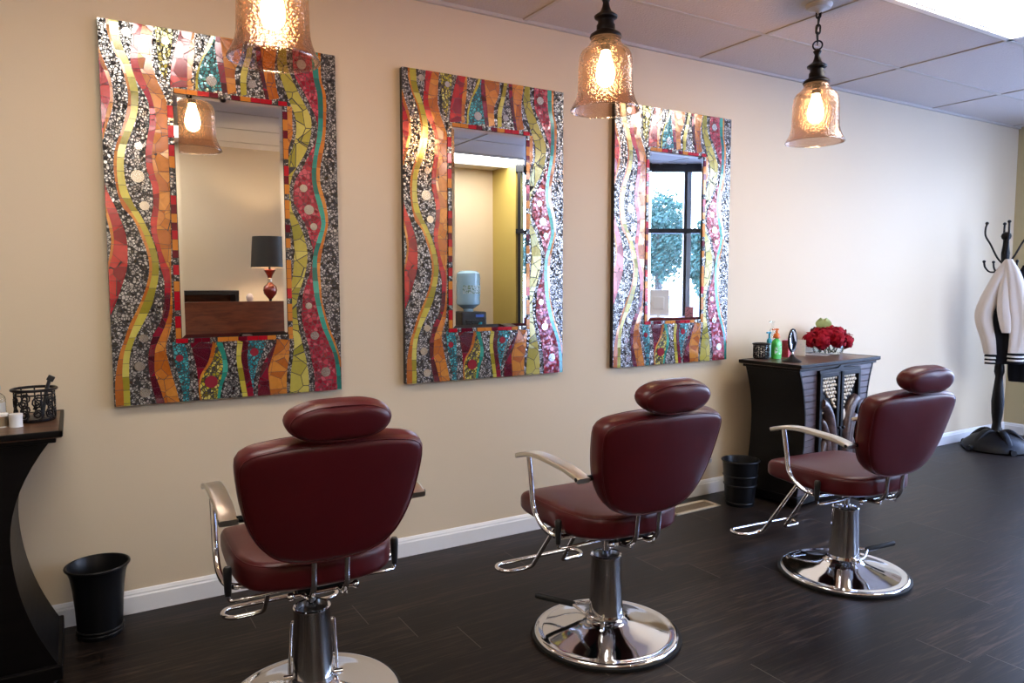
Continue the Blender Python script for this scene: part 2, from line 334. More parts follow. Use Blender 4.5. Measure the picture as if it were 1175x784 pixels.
FP = [(XL,0),(XL,YB),(SA[0],YB),SA,SB,(XR,0)]
def slab(name, poly, z0, z1, mat):
    return struct(MB().prism(poly, z0, z1, 'z').build(name, mat, smooth=False))
slab('floor', [(XL-.12,.12),(XL-.12,YB-.12),(SA[0]+.1,YB-.12),(SA[0]+.1,SA[1]-.05),(XR+.12,SB[1]-.05),(XR+.12,.12)], -.1, 0, M['floor'])
slab('ceiling', [(XL-.12,.12),(XL-.12,YB-.12),(SA[0]+.1,YB-.12),(SA[0]+.1,SA[1]-.05),(XR+.12,SB[1]-.05),(XR+.12,.12)], CEIL, CEIL+.1, M['ceiling'])
struct(MB().box(((XL+XR)/2, .06, CEIL/2), (XR-XL+.24, .12, CEIL)).build('wall_front', M['wall'], smooth=False))
struct(MB().box(((XL+SA[0])/2, YB-.06, CEIL/2), (SA[0]-XL+.24, .12, CEIL)).build('wall_back', M['wall'], smooth=False))
struct(MB().box((XL-.06, YB/2, CEIL/2), (.12, -YB, CEIL)).build('wall_left', M['wall'], smooth=False))
struct(MB().box((SA[0]+.05, (YB+SA[1])/2, CEIL/2), (.1, SA[1]-YB, CEIL)).build('wall_return', M['mustard'], smooth=False))
# right wall with a tall daylight window in it
WY0, WY1, WZ0, WZ1 = -2.20, -.52, .12, 2.52
b = MB()
b.box((XR+.06, WY1/2, CEIL/2), (.12, -WY1, CEIL)); b.box((XR+.06, (SB[1]+WY0)/2, CEIL/2), (.12, WY0-SB[1], CEIL))
b.box((XR+.06, (WY0+WY1)/2, WZ0/2), (.12, WY1-WY0, WZ0)); b.box((XR+.06, (WY0+WY1)/2, (WZ1+CEIL)/2), (.12, WY1-WY0, CEIL-WZ1))
struct(b.build('wall_right', M['endwall'], smooth=False))
M['alu'] = simple('dark_bronze_window_frame', (.03,.032,.038), .4, .6)
M['alu_pale'] = simple('pale_blue_window_mullion', (.30,.36,.44), .35, .3)
b = MB()
for y in (WY0+.03, (WY0+WY1)/2, WY1-.03): b.box((XR+.05, y, (WZ0+WZ1)/2), (.06, .05, WZ1-WZ0))
for z in (WZ0+.03, WZ1-.03): b.box((XR+.05, (WY0+WY1)/2, z), (.06, WY1-WY0, .05))
w2 = struct(b.build('window_2', M['alu'], smooth=False))
MB().box((XR+.055, (WY0+WY1)/2, (WZ0+WZ1)/2), (.006, WY1-WY0-.06, WZ1-WZ0-.06)).build('pane', M['window_glass'], w2, smooth=False)
# diagonal storefront
dvec = Vector((SB[0]-SA[0], SB[1]-SA[1], 0)); SL = dvec.length; ang = math.atan2(dvec.y, dvec.x)
w1 = empty('window_1', (SA[0], SA[1], 0), ang); struct(w1)
SILL = .20
b = MB()
b.box((SL/2, 0, SILL/2), (SL, .12, SILL)); b.build('sill_wall', M['mustard'], w1, smooth=False)
b = MB()
for s in (.04, .98, 1.905, SL-.04): b.box((s, 0, (SILL+2.60)/2), (.032, .05, 2.60-SILL))
for z, h in ((SILL+.03,.06),(1.90,.05),(2.60,.09)): b.box((SL/2, 0, z), (SL, .08, h))
b.build('frame', M['alu'], w1, smooth=False)
b = MB()
for s in (1.022, 1.948): b.box((s, .0, (SILL+2.56)/2), (.045, .04, 2.56-SILL))
b.build('mullion_cover', M['alu_pale'], w1, smooth=False)
for s0, s1 in ((.04,.98),(.98,1.905),(1.905,SL-.04)):
    for z0, z1 in ((SILL+.05,1.88),(1.92,2.56)):
        MB().box(((s0+s1)/2, 0, (z0+z1)/2), (s1-s0-.05, .006, z1-z0)).build('pane', M['window_glass'], w1, smooth=False)
# ceiling grid
b = MB(); gx0 = 2.0012-1.2181*3
for i in range(-1, 8):
    x = gx0+1.2181*i
    if XL < x < XR:
        y0 = YB if x < SA[0] else SA[1]+(x-SA[0])*dvec.y/dvec.x
        b.box((x, y0/2, CEIL-.002), (.022, -y0, .008))
for k in range(0, 8):
    y = -.487-.61*k
    if y > YB:
        x1 = XR if y > SB[1] else (SA[0]+(y-SA[1])*dvec.x/dvec.y if y > SA[1] else SA[0])
        b.box(((XL+x1)/2, y, CEIL-.002), (x1-XL, .022, .007))
M['tbar'] = simple('ceiling_grid_metal', (.50,.45,.39), .5)
struct(b.build('trim_1', M['tbar'], smooth=False))
struct(MB().box(((XL+XR)/2, -.009, CEIL-.008), (XR-XL, .018, .016)).build('trim_2', M['tbar'], smooth=False))
# baseboards
def bb(name, L, loc, rz):
    prof = [(0,0),(.016,0),(.016,.068),(.012,.074),(.012,.080),(.006,.090),(0,.0925)]
    o = MB().prism([(-p[0], p[1]) for p in prof], 0, L, 'x').build(name, M['white_paint'], smooth=False)
    o.location = loc; o.rotation_euler = (0,0,rz); return struct(o)
bb('baseboard_front', XR-XL, (XL,0,0), 0)
bb('baseboard_right', -SB[1], (XR,0,0), -PI/2)
bb('baseboard_back', SA[0]-XL, (SA[0],YB,0), PI)
bb('baseboard_left', -YB, (XL,YB,0), PI/2)

# ------------------------------------------------------------------ outside the storefront
M['ground'] = simple('pale_parking_ground', (.50,.52,.55), .9, var=.15, bscale=1.5)
og = MB().box((22, -14, -.16), (60, 60, .1)).build('ground_outside', M['ground'], smooth=False); struct(og)
M['bark'] = simple('tree_bark', (.10,.08,.07), .9)
M['leaf'] = simple('tree_leaves', (.050,.125,.095), .6, var=.5, bscale=3.)
def tree(x, y, h, r, seed, label):
    rnd = random.Random(seed)
    t = empty('street_tree', (x,y,-.11), 0, label, 'tree', 'trees outside the window')
    MB().tube(catmull([(0,0,0),(.05,.02,h*.25),(-.03,.05,h*.5),(0,0,h*.75)], 5), lambda q: .14*(1-.7*q), 8).build('trunk', M['bark'], t)
    b = MB()
    for k in range(5200):
        while True:
            p = Vector((rnd.uniform(-1,1), rnd.uniform(-1,1), rnd.uniform(-1,1)))
            if .35 < p.length < 1: break
        p = p*(.8+.35*noise.noise(p*2+Vector((seed,0,0))))
        c = Vector((p.x*r, p.y*r, h*.61+p.z*h*.40))
        a = Vector((rnd.uniform(-1,1), rnd.uniform(-1,1), rnd.uniform(-1,1))).normalized()
        u = a.orthogonal().normalized()*rnd.uniform(.05,.11); w = a.cross(u).normalized()*rnd.uniform(.03,.06)
        b.face([b.b.verts.new(c+q) for q in (-u, w, u, -w)])
    b.build('foliage', M['leaf'], t, smooth=False)
for i, (x, y, h, r, lb) in enumerate(((18.7,-17.5,4.9,1.50,'leafy green tree outside seen at the left of the far mirror glass'),
        (21.9,-20.9,5.6,1.3,'taller green tree outside standing farthest back beyond the window'),
        (16.9,-13.2,3.7,.80,'smaller green tree outside at the right of the far mirror glass'),
        (15.0,-20.2,5.2,1.5,'green tree outside furthest left beyond the picket fence'),
        (21.6,-11.9,4.9,1.5,'green tree outside furthest right by the end of the picket fence'))):
    tree(x, y, h, r, i+3, lb)
fn = empty('picket_fence', (13.7,-17.5,-.11), math.atan2(.515,.857), 'pale picket fence outside across the parking ground', 'fence')
M['fence'] = simple('pale_fence_paint', (.55,.60,.64), .7)
b = MB()
for k in range(95):
    x = k*.105
    b.prism([(x-.035,0),(x+.035,0),(x+.035,.98),(x,1.07),(x-.035,.98)], -.012, .012)
b.build('picket_panel', M['fence'], fn, smooth=False)['kind'] = 'stuff'
for z in (.3,.8): MB().box((4.95,.03,z),(10,.03,.08)).build('rail', M['fence'], fn, smooth=False)

# ------------------------------------------------------------------ lights of the place
def troffer(cx, cy, label):
    t = empty('ceiling_light', (cx, cy, CEIL), 0, label, 'light', 'fluorescent ceiling lights')
    w, d = 1.196, .588
    b = MB()
    for s in (-1,1):
        b.box((s*(w/2-.015), 0, -.006), (.03, d, .014)); b.box((0, s*(d/2-.015), -.006), (w, .03, .014))
        b.box((0, s*(d/2-.045), -.003), (w-.06, .012, .010))
    b.build('frame', M['white_paint'], t, smooth=False)
    MB().box((0,0,-.002),(w-.06,d-.06,.004)).build('diffuser', M['fluoro'], t, smooth=False)
M['fluoro'] = emis('fluorescent_diffuser', (1.0,.95,.88), FLUO)
troffer(gx0+1.2181*4.5, -.487-.61*1.5, 'fluorescent ceiling light panel at top right, above the chair by the cabinet')
troffer(gx0+1.2181*1.5, -.487-.61*1.5, 'fluorescent ceiling light panel above the nearest mirror, out of view overhead')
troffer(gx0+1.2181*1.5, -.487-.61*5.5, 'fluorescent ceiling light panel reflected at the left edge of the nearest mirror glass')
troffer(gx0+1.2181*4.5, -.487-.61*5.5, 'fluorescent ceiling light panel reflected as a band in the middle mirror glass')

def pendant_parts():
    t = empty('pendant_lamp', (0,0,0))
    prof = [(.134,0),(.1345,.005),(.130,.016),(.122,.031),(.1145,.050),(.1095,.072),(.1075,.10),(.1068,.15),(.1055,.190),(.101,.212),(.092,.228),(.078,.238),(.0735,.241),(.0715,.246),(.0655,.252),(.060,.262),(.056,.272),(.051,.288)]
    outer = prof; inner = [(r-.0035, z+.001) for r, z in reversed(prof)]
    g = MB(); g.lathe(outer+inner, seg=48, cap0=False, cap1=False)
    g.build('glass_shade', M['seeded_glass'], t)
    rim = MB(); rim.tube([(.1335*math.cos(a*PI/24), .1335*math.sin(a*PI/24), .002) for a in range(48)], .0035, 8, True)
    rim.build('shade_rim', M['clear_glass'], t)
    h = MB(); h.lathe([(.060,.276),(.063,.281),(.060,.290),(.045,.300),(.036,.306),(.036,.326),(.031,.332),(.031,.345),(.044,.353),(.046,.360),(.036,.368),(.022,.378),(.015,.395),(.012,.412),(.017,.422),(.020,.428),(.012,.436),(.006,.440)], seg=28)
    h.build('socket_cap', M['iron'], t)
    # ring, chain, canopy
    zr = .457
    r = MB(); r.tube([(.021*math.cos(a*PI/12), 0, zr+.021*math.sin(a*PI/12)) for a in range(24)], .004, 8, True); r.build('hanging_ring', M['iron'], t)
    ztop = CEIL-PZ; z = zr+.020; k = 0; c = MB()
    while z < ztop-.045:
        pts = []
        for a in range(20):
            an = 2*PI*a/20; lx = .0095*math.cos(an); lz = .0135*math.sin(an)+(.009 if math.sin(an) > 0 else -.009)
            pts.append(((lx, 0, z+.0175+lz) if k % 2 else (0, lx, z+.0175+lz)))
        c.tube(pts, 0.0042, 6, True); z += .0365; k += 1
    c.tube(catmull([(0,0,zr),(.006,.004,zr+.06),(-.005,.003,zr+.12),(0,0,ztop-.02)], 6), .0028, 6)
    c.build('chain', M['iron'], t)
    cn = MB(); cn.lathe([(.060,ztop-.0005),(.062,ztop-.008),(.052,ztop-.022),(.020,ztop-.030),(.008,ztop-.042)], seg=28)
    cn.build('ceiling_canopy', M['ceil_white'], t)
    bu = MB(); bu.lathe([(.003,.092),(.018,.096),(.030,.108),(.036,.128),(.036,.150),(.030,.180),(.021,.208),(.016,.232)], seg=24)
    bu.build('bulb', M['bulb'], t)
    so = MB(); so.lathe([(.0155,.228),(.020,.232),(.020,.282)], seg=20); so.build('lamp_socket', M['iron'], t)
    return t
PZ = 1.993
M['ceil_white'] = simple('canopy_white_paint', (.62,.60,.56), .5)
M['bulb'] = emis('warm_bulb_glass', (1.0,.73,.37), BULB)
p0 = pendant_parts()
for i, (x, lb) in enumerate(((.553,'amber glass bell pendant lamp before the nearest mirror, cut by the photo top'),
                             (1.822,'amber glass bell pendant lamp between the middle and far mirrors'),
                             (3.100,'amber glass bell pendant lamp furthest right, with its whole chain in view'))):
    p = p0 if i == 0 else copy_tree(p0)
    p.location = (x, -.90, PZ); p.rotation_euler = (0,0,i*1.1)
    tag(p, lb, 'lamp', 'bell pendant lamps')
# ------------------------------------------------------------------ mosaic mirrors
def tile_mat(name, cols, cell=0., tlen=0., grout=.05, tilt=.04, metal=.25, rough=.16, grain=0., groutc=(.012,.010,.010), coat=.85, gw=.0016):
    """glass tile: random cells (cell = cells per metre) and/or cuts every tlen metres along the strip"""
    t = NT(name); tc = t.n('TexCoord'); co = tc.outputs['Object']
    uv = t.n('SeparateXYZ', {0: t.n('UVMap', uv_map='UVMap').outputs[0]})
    mp = t.n('Mapping', {'Vector': co, 'Scale': (1,0,1)})
    mask = None; rnd = None
    if cell:
        v1 = t.n('TexVoronoi', {'Vector': mp.outputs[0], 'Scale': cell}, feature='F1')
        v2 = t.n('TexVoronoi', {'Vector': mp.outputs[0], 'Scale': cell}, feature='DISTANCE_TO_EDGE')
        mask = t.math('LESS_THAN', v2.outputs['Distance'], grout); rnd = v1.outputs['Color']
    if tlen:
        q = t.math('DIVIDE', uv.outputs[1], tlen)
        fl = t.math('FLOOR', q); fr = t.math('FRACT', q)
        m2 = t.math('LESS_THAN', fr, gw/tlen)
        wn = t.n('TexWhiteNoise', {'W': fl}, noise_dimensions='1D').outputs['Color']
        mask = m2 if mask is None else t.math('MAXIMUM', mask, m2)
        rnd = wn if rnd is None else t.n('VectorMath', {0: t.n('VectorMath', {0: rnd, 1: wn}, operation='ADD').outputs[0]}, operation='FRACTION').outputs[0]
    pick = t.n('SeparateXYZ', {0: rnd})
    n = len(cols)
    base = t.ramp(pick.outputs[0], [(i/n, c) for i, c in enumerate(cols)], 'CONSTANT')
    if grain:
        nz = t.n('TexNoise', {'Vector': co, 'Scale': 30., 'Detail': 4., 'Distortion': 1.5})
        g = t.math('ADD', t.math('MULTIPLY', nz.outputs[0], 2*grain), 1-grain)
        base = t.n('VectorMath', {0: base, 'Scale': g}, operation='SCALE').outputs[0]
    base = t.mix(mask, base, groutc)
    inv = t.math('SUBTRACT', 1.0, mask)
    d = t.n('VectorMath', {0: rnd, 1: (.5,.5,.5)}, operation='SUBTRACT')
    d2 = t.n('VectorMath', {0: d.outputs[0], 'Scale': t.math('MULTIPLY', inv, tilt)}, operation='SCALE')
    nn = t.n('VectorMath', {0: t.n('NewGeometry').outputs['Normal'], 1: d2.outputs[0]}, operation='ADD')
    nm = t.n('VectorMath', {0: nn.outputs[0]}, operation='NORMALIZE').outputs[0]
    return t.fin(t.pr(base=base, rough=t.math('ADD', t.math('MULTIPLY', mask, .5), rough), metal=t.math('MULTIPLY', inv, metal), normal=nm,
                      coat=t.math('MULTIPLY', inv, coat), coatr=.14, coatior=1.95, coatn=nm))
L = lin
TM = {
 'crackle': tile_mat('silver_black_crackle_mosaic', [(.012,.011,.013),(.60,.57,.53),(.72,.69,.65),(.50,.47,.44),(.02,.018,.02),(.78,.75,.70),(.62,.59,.55),(.40,.37,.35)], 98., 0, .125, .10, .6, .26, coat=1.),
 'yellow': tile_mat('yellow_green_glass_tile', [L((196,186,70)),L((206,196,92)),L((180,170,58)),L((150,140,40))], 0, .052, .04, .04, .25, grain=.15),
 'yellowbig': tile_mat('yellow_green_cut_glass', [L((190,180,80)),L((204,192,96)),L((176,166,66)),L((150,146,50))], 15., .16, .02, .05, .25, grain=.15),
 'yellowmos': tile_mat('yellow_chip_mosaic', [L((206,196,60)),L((170,160,50)),L((222,212,110)),L((120,110,30))], 75., 0, .10, .10, .3),
 'orange': tile_mat('thin_orange_glass_strip', [L((196,120,44)),L((180,100,36)),L((206,136,56))], 0, .06, .04, .08, .25, grain=.25),
 'amber': tile_mat('amber_wood_grain_glass', [L((196,118,42)),L((212,140,56)),L((178,98,32)),L((204,128,50))], 17., .075, .011, .05, .25, grain=.30),
 'red': tile_mat('red_cut_glass', [L((186,34,40)),L((170,24,44)),L((200,52,50)),L((140,16,36))], 17., .07, .011, .05, .25, grain=.25),
 'maroon': tile_mat('maroon_cut_glass', [L((118,14,40)),L((96,10,36)),L((136,22,48)),L((84,10,34))], 14., .08, .011, .05, .25, grain=.25),
 'teal': tile_mat('teal_chip_mosaic', [L((40,150,160)),L((60,170,178)),L((30,120,132)),L((80,186,190))], 80., 0, .10, .10, .3),
 'tealtile': tile_mat('teal_green_glass_strip', [L((52,158,138)),L((66,172,152)),L((40,140,124)),L((30,112,100))], 0, .055, .04, .04, .25, grain=.2),
 'pebble': tile_mat('crimson_pebble_mosaic', [L((172,34,58)),L((150,24,48)),L((190,60,80)),L((140,20,40)),L((206,90,104))], 62., 0, .07, .10, .25, groutc=(.10,.008,.015)),
 'disc': simple('silvered_glass_disc', (.80,.77,.73), .12, .85),
 'discr': simple('rose_glass_disc', L((150,50,62)), .15, .3, coat=.5),
 'frame': simple('black_mirror_frame', (.008,.007,.008), .35),
 'bt0': simple('border_tile_red', L((176,22,40)), .15, .25, coat=.6), 'bt1': simple('border_tile_amber', L((200,126,48)), .15, .25, coat=.6),
 'bt3': simple('border_tile_maroon', L((100,12,34)), .15, .25, coat=.6), 'bt4': simple('border_grout', (.01,.009,.009), .6),
}
MW, MH = .9003, 1.4637
def prep(pts):
    out = []
    for u, v in sorted(pts, key=lambda p: p[1]):
        if out and v-out[-1][1] < .022:
            a = out[-1]; out[-1] = ((a[0]+u)/2, (a[1]+v)/2)
        else: out.append((u, v))
    return out
def curve(name):
    if name == 'EDGE': return lambda v: 0.0
    if name == 'BORD': return lambda v: .755
    P = prep(CUR[name])
    def f(v):
        if v <= P[0][1]: return P[0][0]+((P[1][0]-P[0][0])/(P[1][1]-P[0][1])*(v-P[0][1]) if P[0][1] < .06 else 0)
        if v >= P[-1][1]: return P[-1][0]
        for i in range(len(P)-1):
            if P[i][1] <= v <= P[i+1][1]:
                h = P[i+1][1]-P[i][1]; t = (v-P[i][1])/h
                def sl(j):
                    a = P[max(0, j-1)]; b = P[min(len(P)-1, j+1)]
                    return (b[0]-a[0])/(b[1]-a[1])
                m0, m1 = sl(i)*h, sl(i+1)*h
                return (2*t**3-3*t*t+1)*P[i][0]+(t**3-2*t*t+t)*m0+(-2*t**3+3*t*t)*P[i+1][0]+(t**3-t*t)*m1
    return f
STRIPS = [('EDGE','R1i','red',.07,.30),('R1i','R1o','orange',.055,.303),('R2m','R2o','red',.412,.765),('R2i','R2m','orange',.47,.65),
 ('OL','OY','orange',0,1),('BR','RA','red',0,.70),('BR','RA','maroon',.70,1),('RA','AC','amber',0,1),('OY','YB','yellow',0,1),
 ('TCl','TCr','teal',.835,1),('MCl','MCr','maroon',.835,1),('MCr','OMr','orange',.835,1),('OMr','YWr','yellowmos',.835,1),('YWr','BWr','tealtile',.835,1),
 ('Y2l','Y2r','yellow',.835,1),('Y2r','M2r','maroon',.835,1),('M2r','T2r','teal',.835,1),('M3l','M3r','maroon',.835,1),('M3r','A3r','amber',.835,1),
 ('BORD','SA','amber',.165,.315),('BORD','SB','amber',.495,.655),('IR','TL','pebble',0,1),('TL','TR','tealtile',0,1),('TR','OR','orange',0,.93),('YL','YR','yellowbig',0,1),
 ('h_cy','h_yd','yellowmos',0,.135),('h_dc','h_cb','red',0,.168),('h_cb','h_be','amber',0,.168),('h_yt','h_tc','teal',0,.168),('h_ey','h_yt','yellow',0,.168),
 ('h_tc','h_ca','maroon',0,.168),('h_ca','h_af','amber',0,.168),('h_fy','h_yg','yellow',0,.168),('h_gc','h_ca2','maroon',0,.168),('h_ca2','h_ah','amber',0,.168)]
OB = (.25,.765,.153,.838); IB = (.274,.742,.1665,.825)      # tile border round the looking glass
def X(u): return u*MW
def Z(v): return MH*(1-v)
def mosaic_mesh(parent):
    names = ['crackle','yellow','yellowbig','yellowmos','orange','amber','red','maroon','teal','tealtile','pebble']
    b = MB(); uvl = b.b.loops.layers.uv.new('UVMap'); Y0 = -.0305
    def quad(pts, y, uvs, mi):
        f = b.b.faces.new([b.b.verts.new((X(u), y, Z(v))) for u, v in pts]); f.material_index = mi
        for l, q in zip(f.loops, uvs): l[uvl].uv = q
    for u0, u1, v0, v1 in ((0,1,0,OB[2]),(0,1,OB[3],1),(0,OB[0],OB[2],OB[3]),(OB[1],1,OB[2],OB[3])):
        quad([(u0,v0),(u0,v1),(u1,v1),(u1,v0)], Y0, [(0,0)]*4, 0)
    for k, (a, c, m, v0, v1) in enumerate(STRIPS):
        fa, fc = curve(a), curve(c); n = max(6, int((v1-v0)*140)); y = Y0-.0008-.00006*k; off = k*.37; ln = 0; prev = None
        for i in range(n+1):
            v = v0+(v1-v0)*i/n
            ua, uc = min(1, max(0, fa(v))), min(1, max(0, fc(v)))
            # keep clear of the border
            segs = []
            if OB[2] < v < OB[3]-.0:
                if ua < OB[0] and uc > OB[0]: uc = OB[0]
                if uc > OB[1] and ua < OB[1]: ua = OB[1]
                if ua >= OB[0] and uc <= OB[1]: uc = ua
            if uc < ua: uc = ua
            mid = ((ua+uc)/2*MW, v*MH)
            if prev:
                ln += math.hypot(mid[0]-prev[3][0], mid[1]-prev[3][1])
                if uc-ua > .0008 or prev[1]-prev[0] > .0008:
                    l0 = prev[4]
                    quad([(prev[0],prev[2]),(ua,v),(uc,v),(prev[1],prev[2])], y, [(0,l0),(0,ln+off),(1,ln+off),(1,l0)], names.index(m))
            prev = (ua, uc, v, mid, ln+off)
    return b.build('mosaic_face', [TM[n] for n in names], parent, smooth=False)
def build_mirror():
    t = empty('mosaic_mirror', (0,0,0))
    b = MB(); b.box((MW/2, -.0155, MH/2), (MW, .029, MH), bev=.003); b.build('frame', TM['frame'], t, smooth=False)
    mf = mosaic_mesh(t)
    # faces must look into the room
    bb_ = MB(); seq = [0,4,1,2,3,4,0,2,1]; rnd = random.Random(3)
    yb = -.0345
    def tile(u0, u1, v0, v1, mi):
        bb_.mi = mi; bb_.box((X((u0+u1)/2), yb, (Z(v0)+Z(v1))/2), (X(u1-u0)-.0015, .005, Z(v0)-Z(v1)-.0015))
    def run(horizontal, fixed0, fixed1, a, z):
        p = a; i = rnd.randrange(9)
        while p < z-1e-4:
            kind = rnd.choice([0,0,1,1,2,2,3])
            step = {0:.042,1:.040,2:.026,3:.034}[kind]*rnd.uniform(.85,1.15)
            step = step/(MW if horizontal else MH); q = min(z, p+step)
            if z-q < step*.4: q = z
            if horizontal: tile(p, q, fixed0, fixed1, kind)
            else: tile(fixed0, fixed1, p, q, kind)
            p = q
    run(True, OB[2], IB[2], OB[0], OB[1]); run(True, IB[3], OB[3], OB[0], OB[1])
    run(False, OB[0], IB[0], IB[2], IB[3]); run(False, IB[1], OB[1], IB[2], IB[3])
    bb_.build('tile_border', [TM['bt0'],TM['bt1'],TM['crackle'],TM['bt3']], t, smooth=False)
    # looking glass with a bevelled edge
    g = MB(); bw = .013; y1, y2 = -.0345, -.0362
    o = [(X(IB[0])+.002,Z(IB[3])+.002),(X(IB[1])-.002,Z(IB[3])+.002),(X(IB[1])-.002,Z(IB[2])-.002),(X(IB[0])+.002,Z(IB[2])-.002)]
    s = ((bw,bw),(-bw,bw),(-bw,-bw),(bw,-bw))
    A0 = [(x,-.031,z) for x, z in o]; A = [(x,y1,z) for x, z in o]; B = [(x+dx,y2,z+dz) for (x, z), (dx, dz) in zip(o, s)]
    g.rings([A0, A, B]); g.build('looking_glass', M['mirror'], t, smooth=False)
    for i, (u, v, r, c) in enumerate(DISCS):
        d = MB(); d.prism([(X(u)+r*math.cos(2*PI*k/24), Z(v)+r*math.sin(2*PI*k/24)) for k in range(24)], -.0355, -.033)
        ob = d.build('glass_disc', TM['disc'] if c == 'm' else TM['discr'], t, smooth=False)
        if c != 'm': ob['label'] = 'rose coloured glass disc'
    return t
m0 = build_mirror()
for i, (x, lb) in enumerate(((.1188,'nearest and largest looking mosaic framed wall mirror, at left, reflecting a desk and black-shaded lamp'),
                             (1.3301,'middle mosaic framed wall mirror, reflecting a water cooler and mustard wall'),
                             (2.5735,'far mosaic framed wall mirror beside the carved cabinet, reflecting the window and trees'))):
    m = m0 if i == 0 else copy_tree(m0)
    m.location = (x, -.0005, 2.3068-MH); tag(m, lb, 'mirror', 'mosaic wall mirrors')

# ------------------------------------------------------------------ salon chairs
def arc(cx, cy, r, a0, a1, n): return [(cx+r*math.cos(math.radians(a0+(a1-a0)*i/n)), cy+r*math.sin(math.radians(a0+(a1-a0)*i/n))) for i in range(n+1)]
def resample(poly, n):
    P = [Vector((p[0], p[1], 0)) for p in poly]; P.append(P[0]); d = [0]
    for a, b in zip(P, P[1:]): d.append(d[-1]+(b-a).length)
    out = []; j = 0
    for k in range(n):
        s = d[-1]*k/n
        while d[j+1] < s: j += 1
        t = (s-d[j])/max(1e-9, d[j+1]-d[j]); q = P[j].lerp(P[j+1], t); out.append((q.x, q.y))
    return out
BACK = []
def back_outline():
    # rear view: u across, v up; shield with a broad arched top and a rounded bottom
    half = [(.00,.377),(.12,.372),(.19,.362),(.228,.352),(.250,.334),(.256,.306),(.251,.25),(.241,.188),(.224,.126),(.197,.072),(.158,.031),(.105,.009),(.05,.001),(0,0)]
    pts = [(u, v, 0) for u, v in half]
    c = catmull(pts, 5); right = [(p.x, p.y) for p in c]
    left = [(-x, y) for x, y in reversed(right)][1:-1]
    return resample(right+left, 72)
def head_outline():
    half = [(0,.060),(.06,.057),(.102,.046),(.130,.030),(.142,.010),(.139,-.008),(.122,-.028),(.088,-.043),(.046,-.049),(0,-.051)]
    c = catmull([(u, v, 0) for u, v in half], 5); right = [(p.x, p.y) for p in c]
    return resample(right+[(-x, y) for x, y in reversed(right)][1:-1], 56)
def seat_outline():
    half = [(0,.272),(.11,.270),(.185,.265),(.220,.253),(.233,.232),(.237,.18),(.238,.06),(.235,-.03),(.226,-.09),(.204,-.142),(.166,-.178),(.11,-.199),(.055,-.206),(0,-.208)]
    c = catmull([(u, v, 0) for u, v in half], 5); right = [(p.x, p.y) for p in c]
    return resample(right+[(-x, y) for x, y in reversed(right)][1:-1], 72)
REC = math.radians(15)
DZF = .03
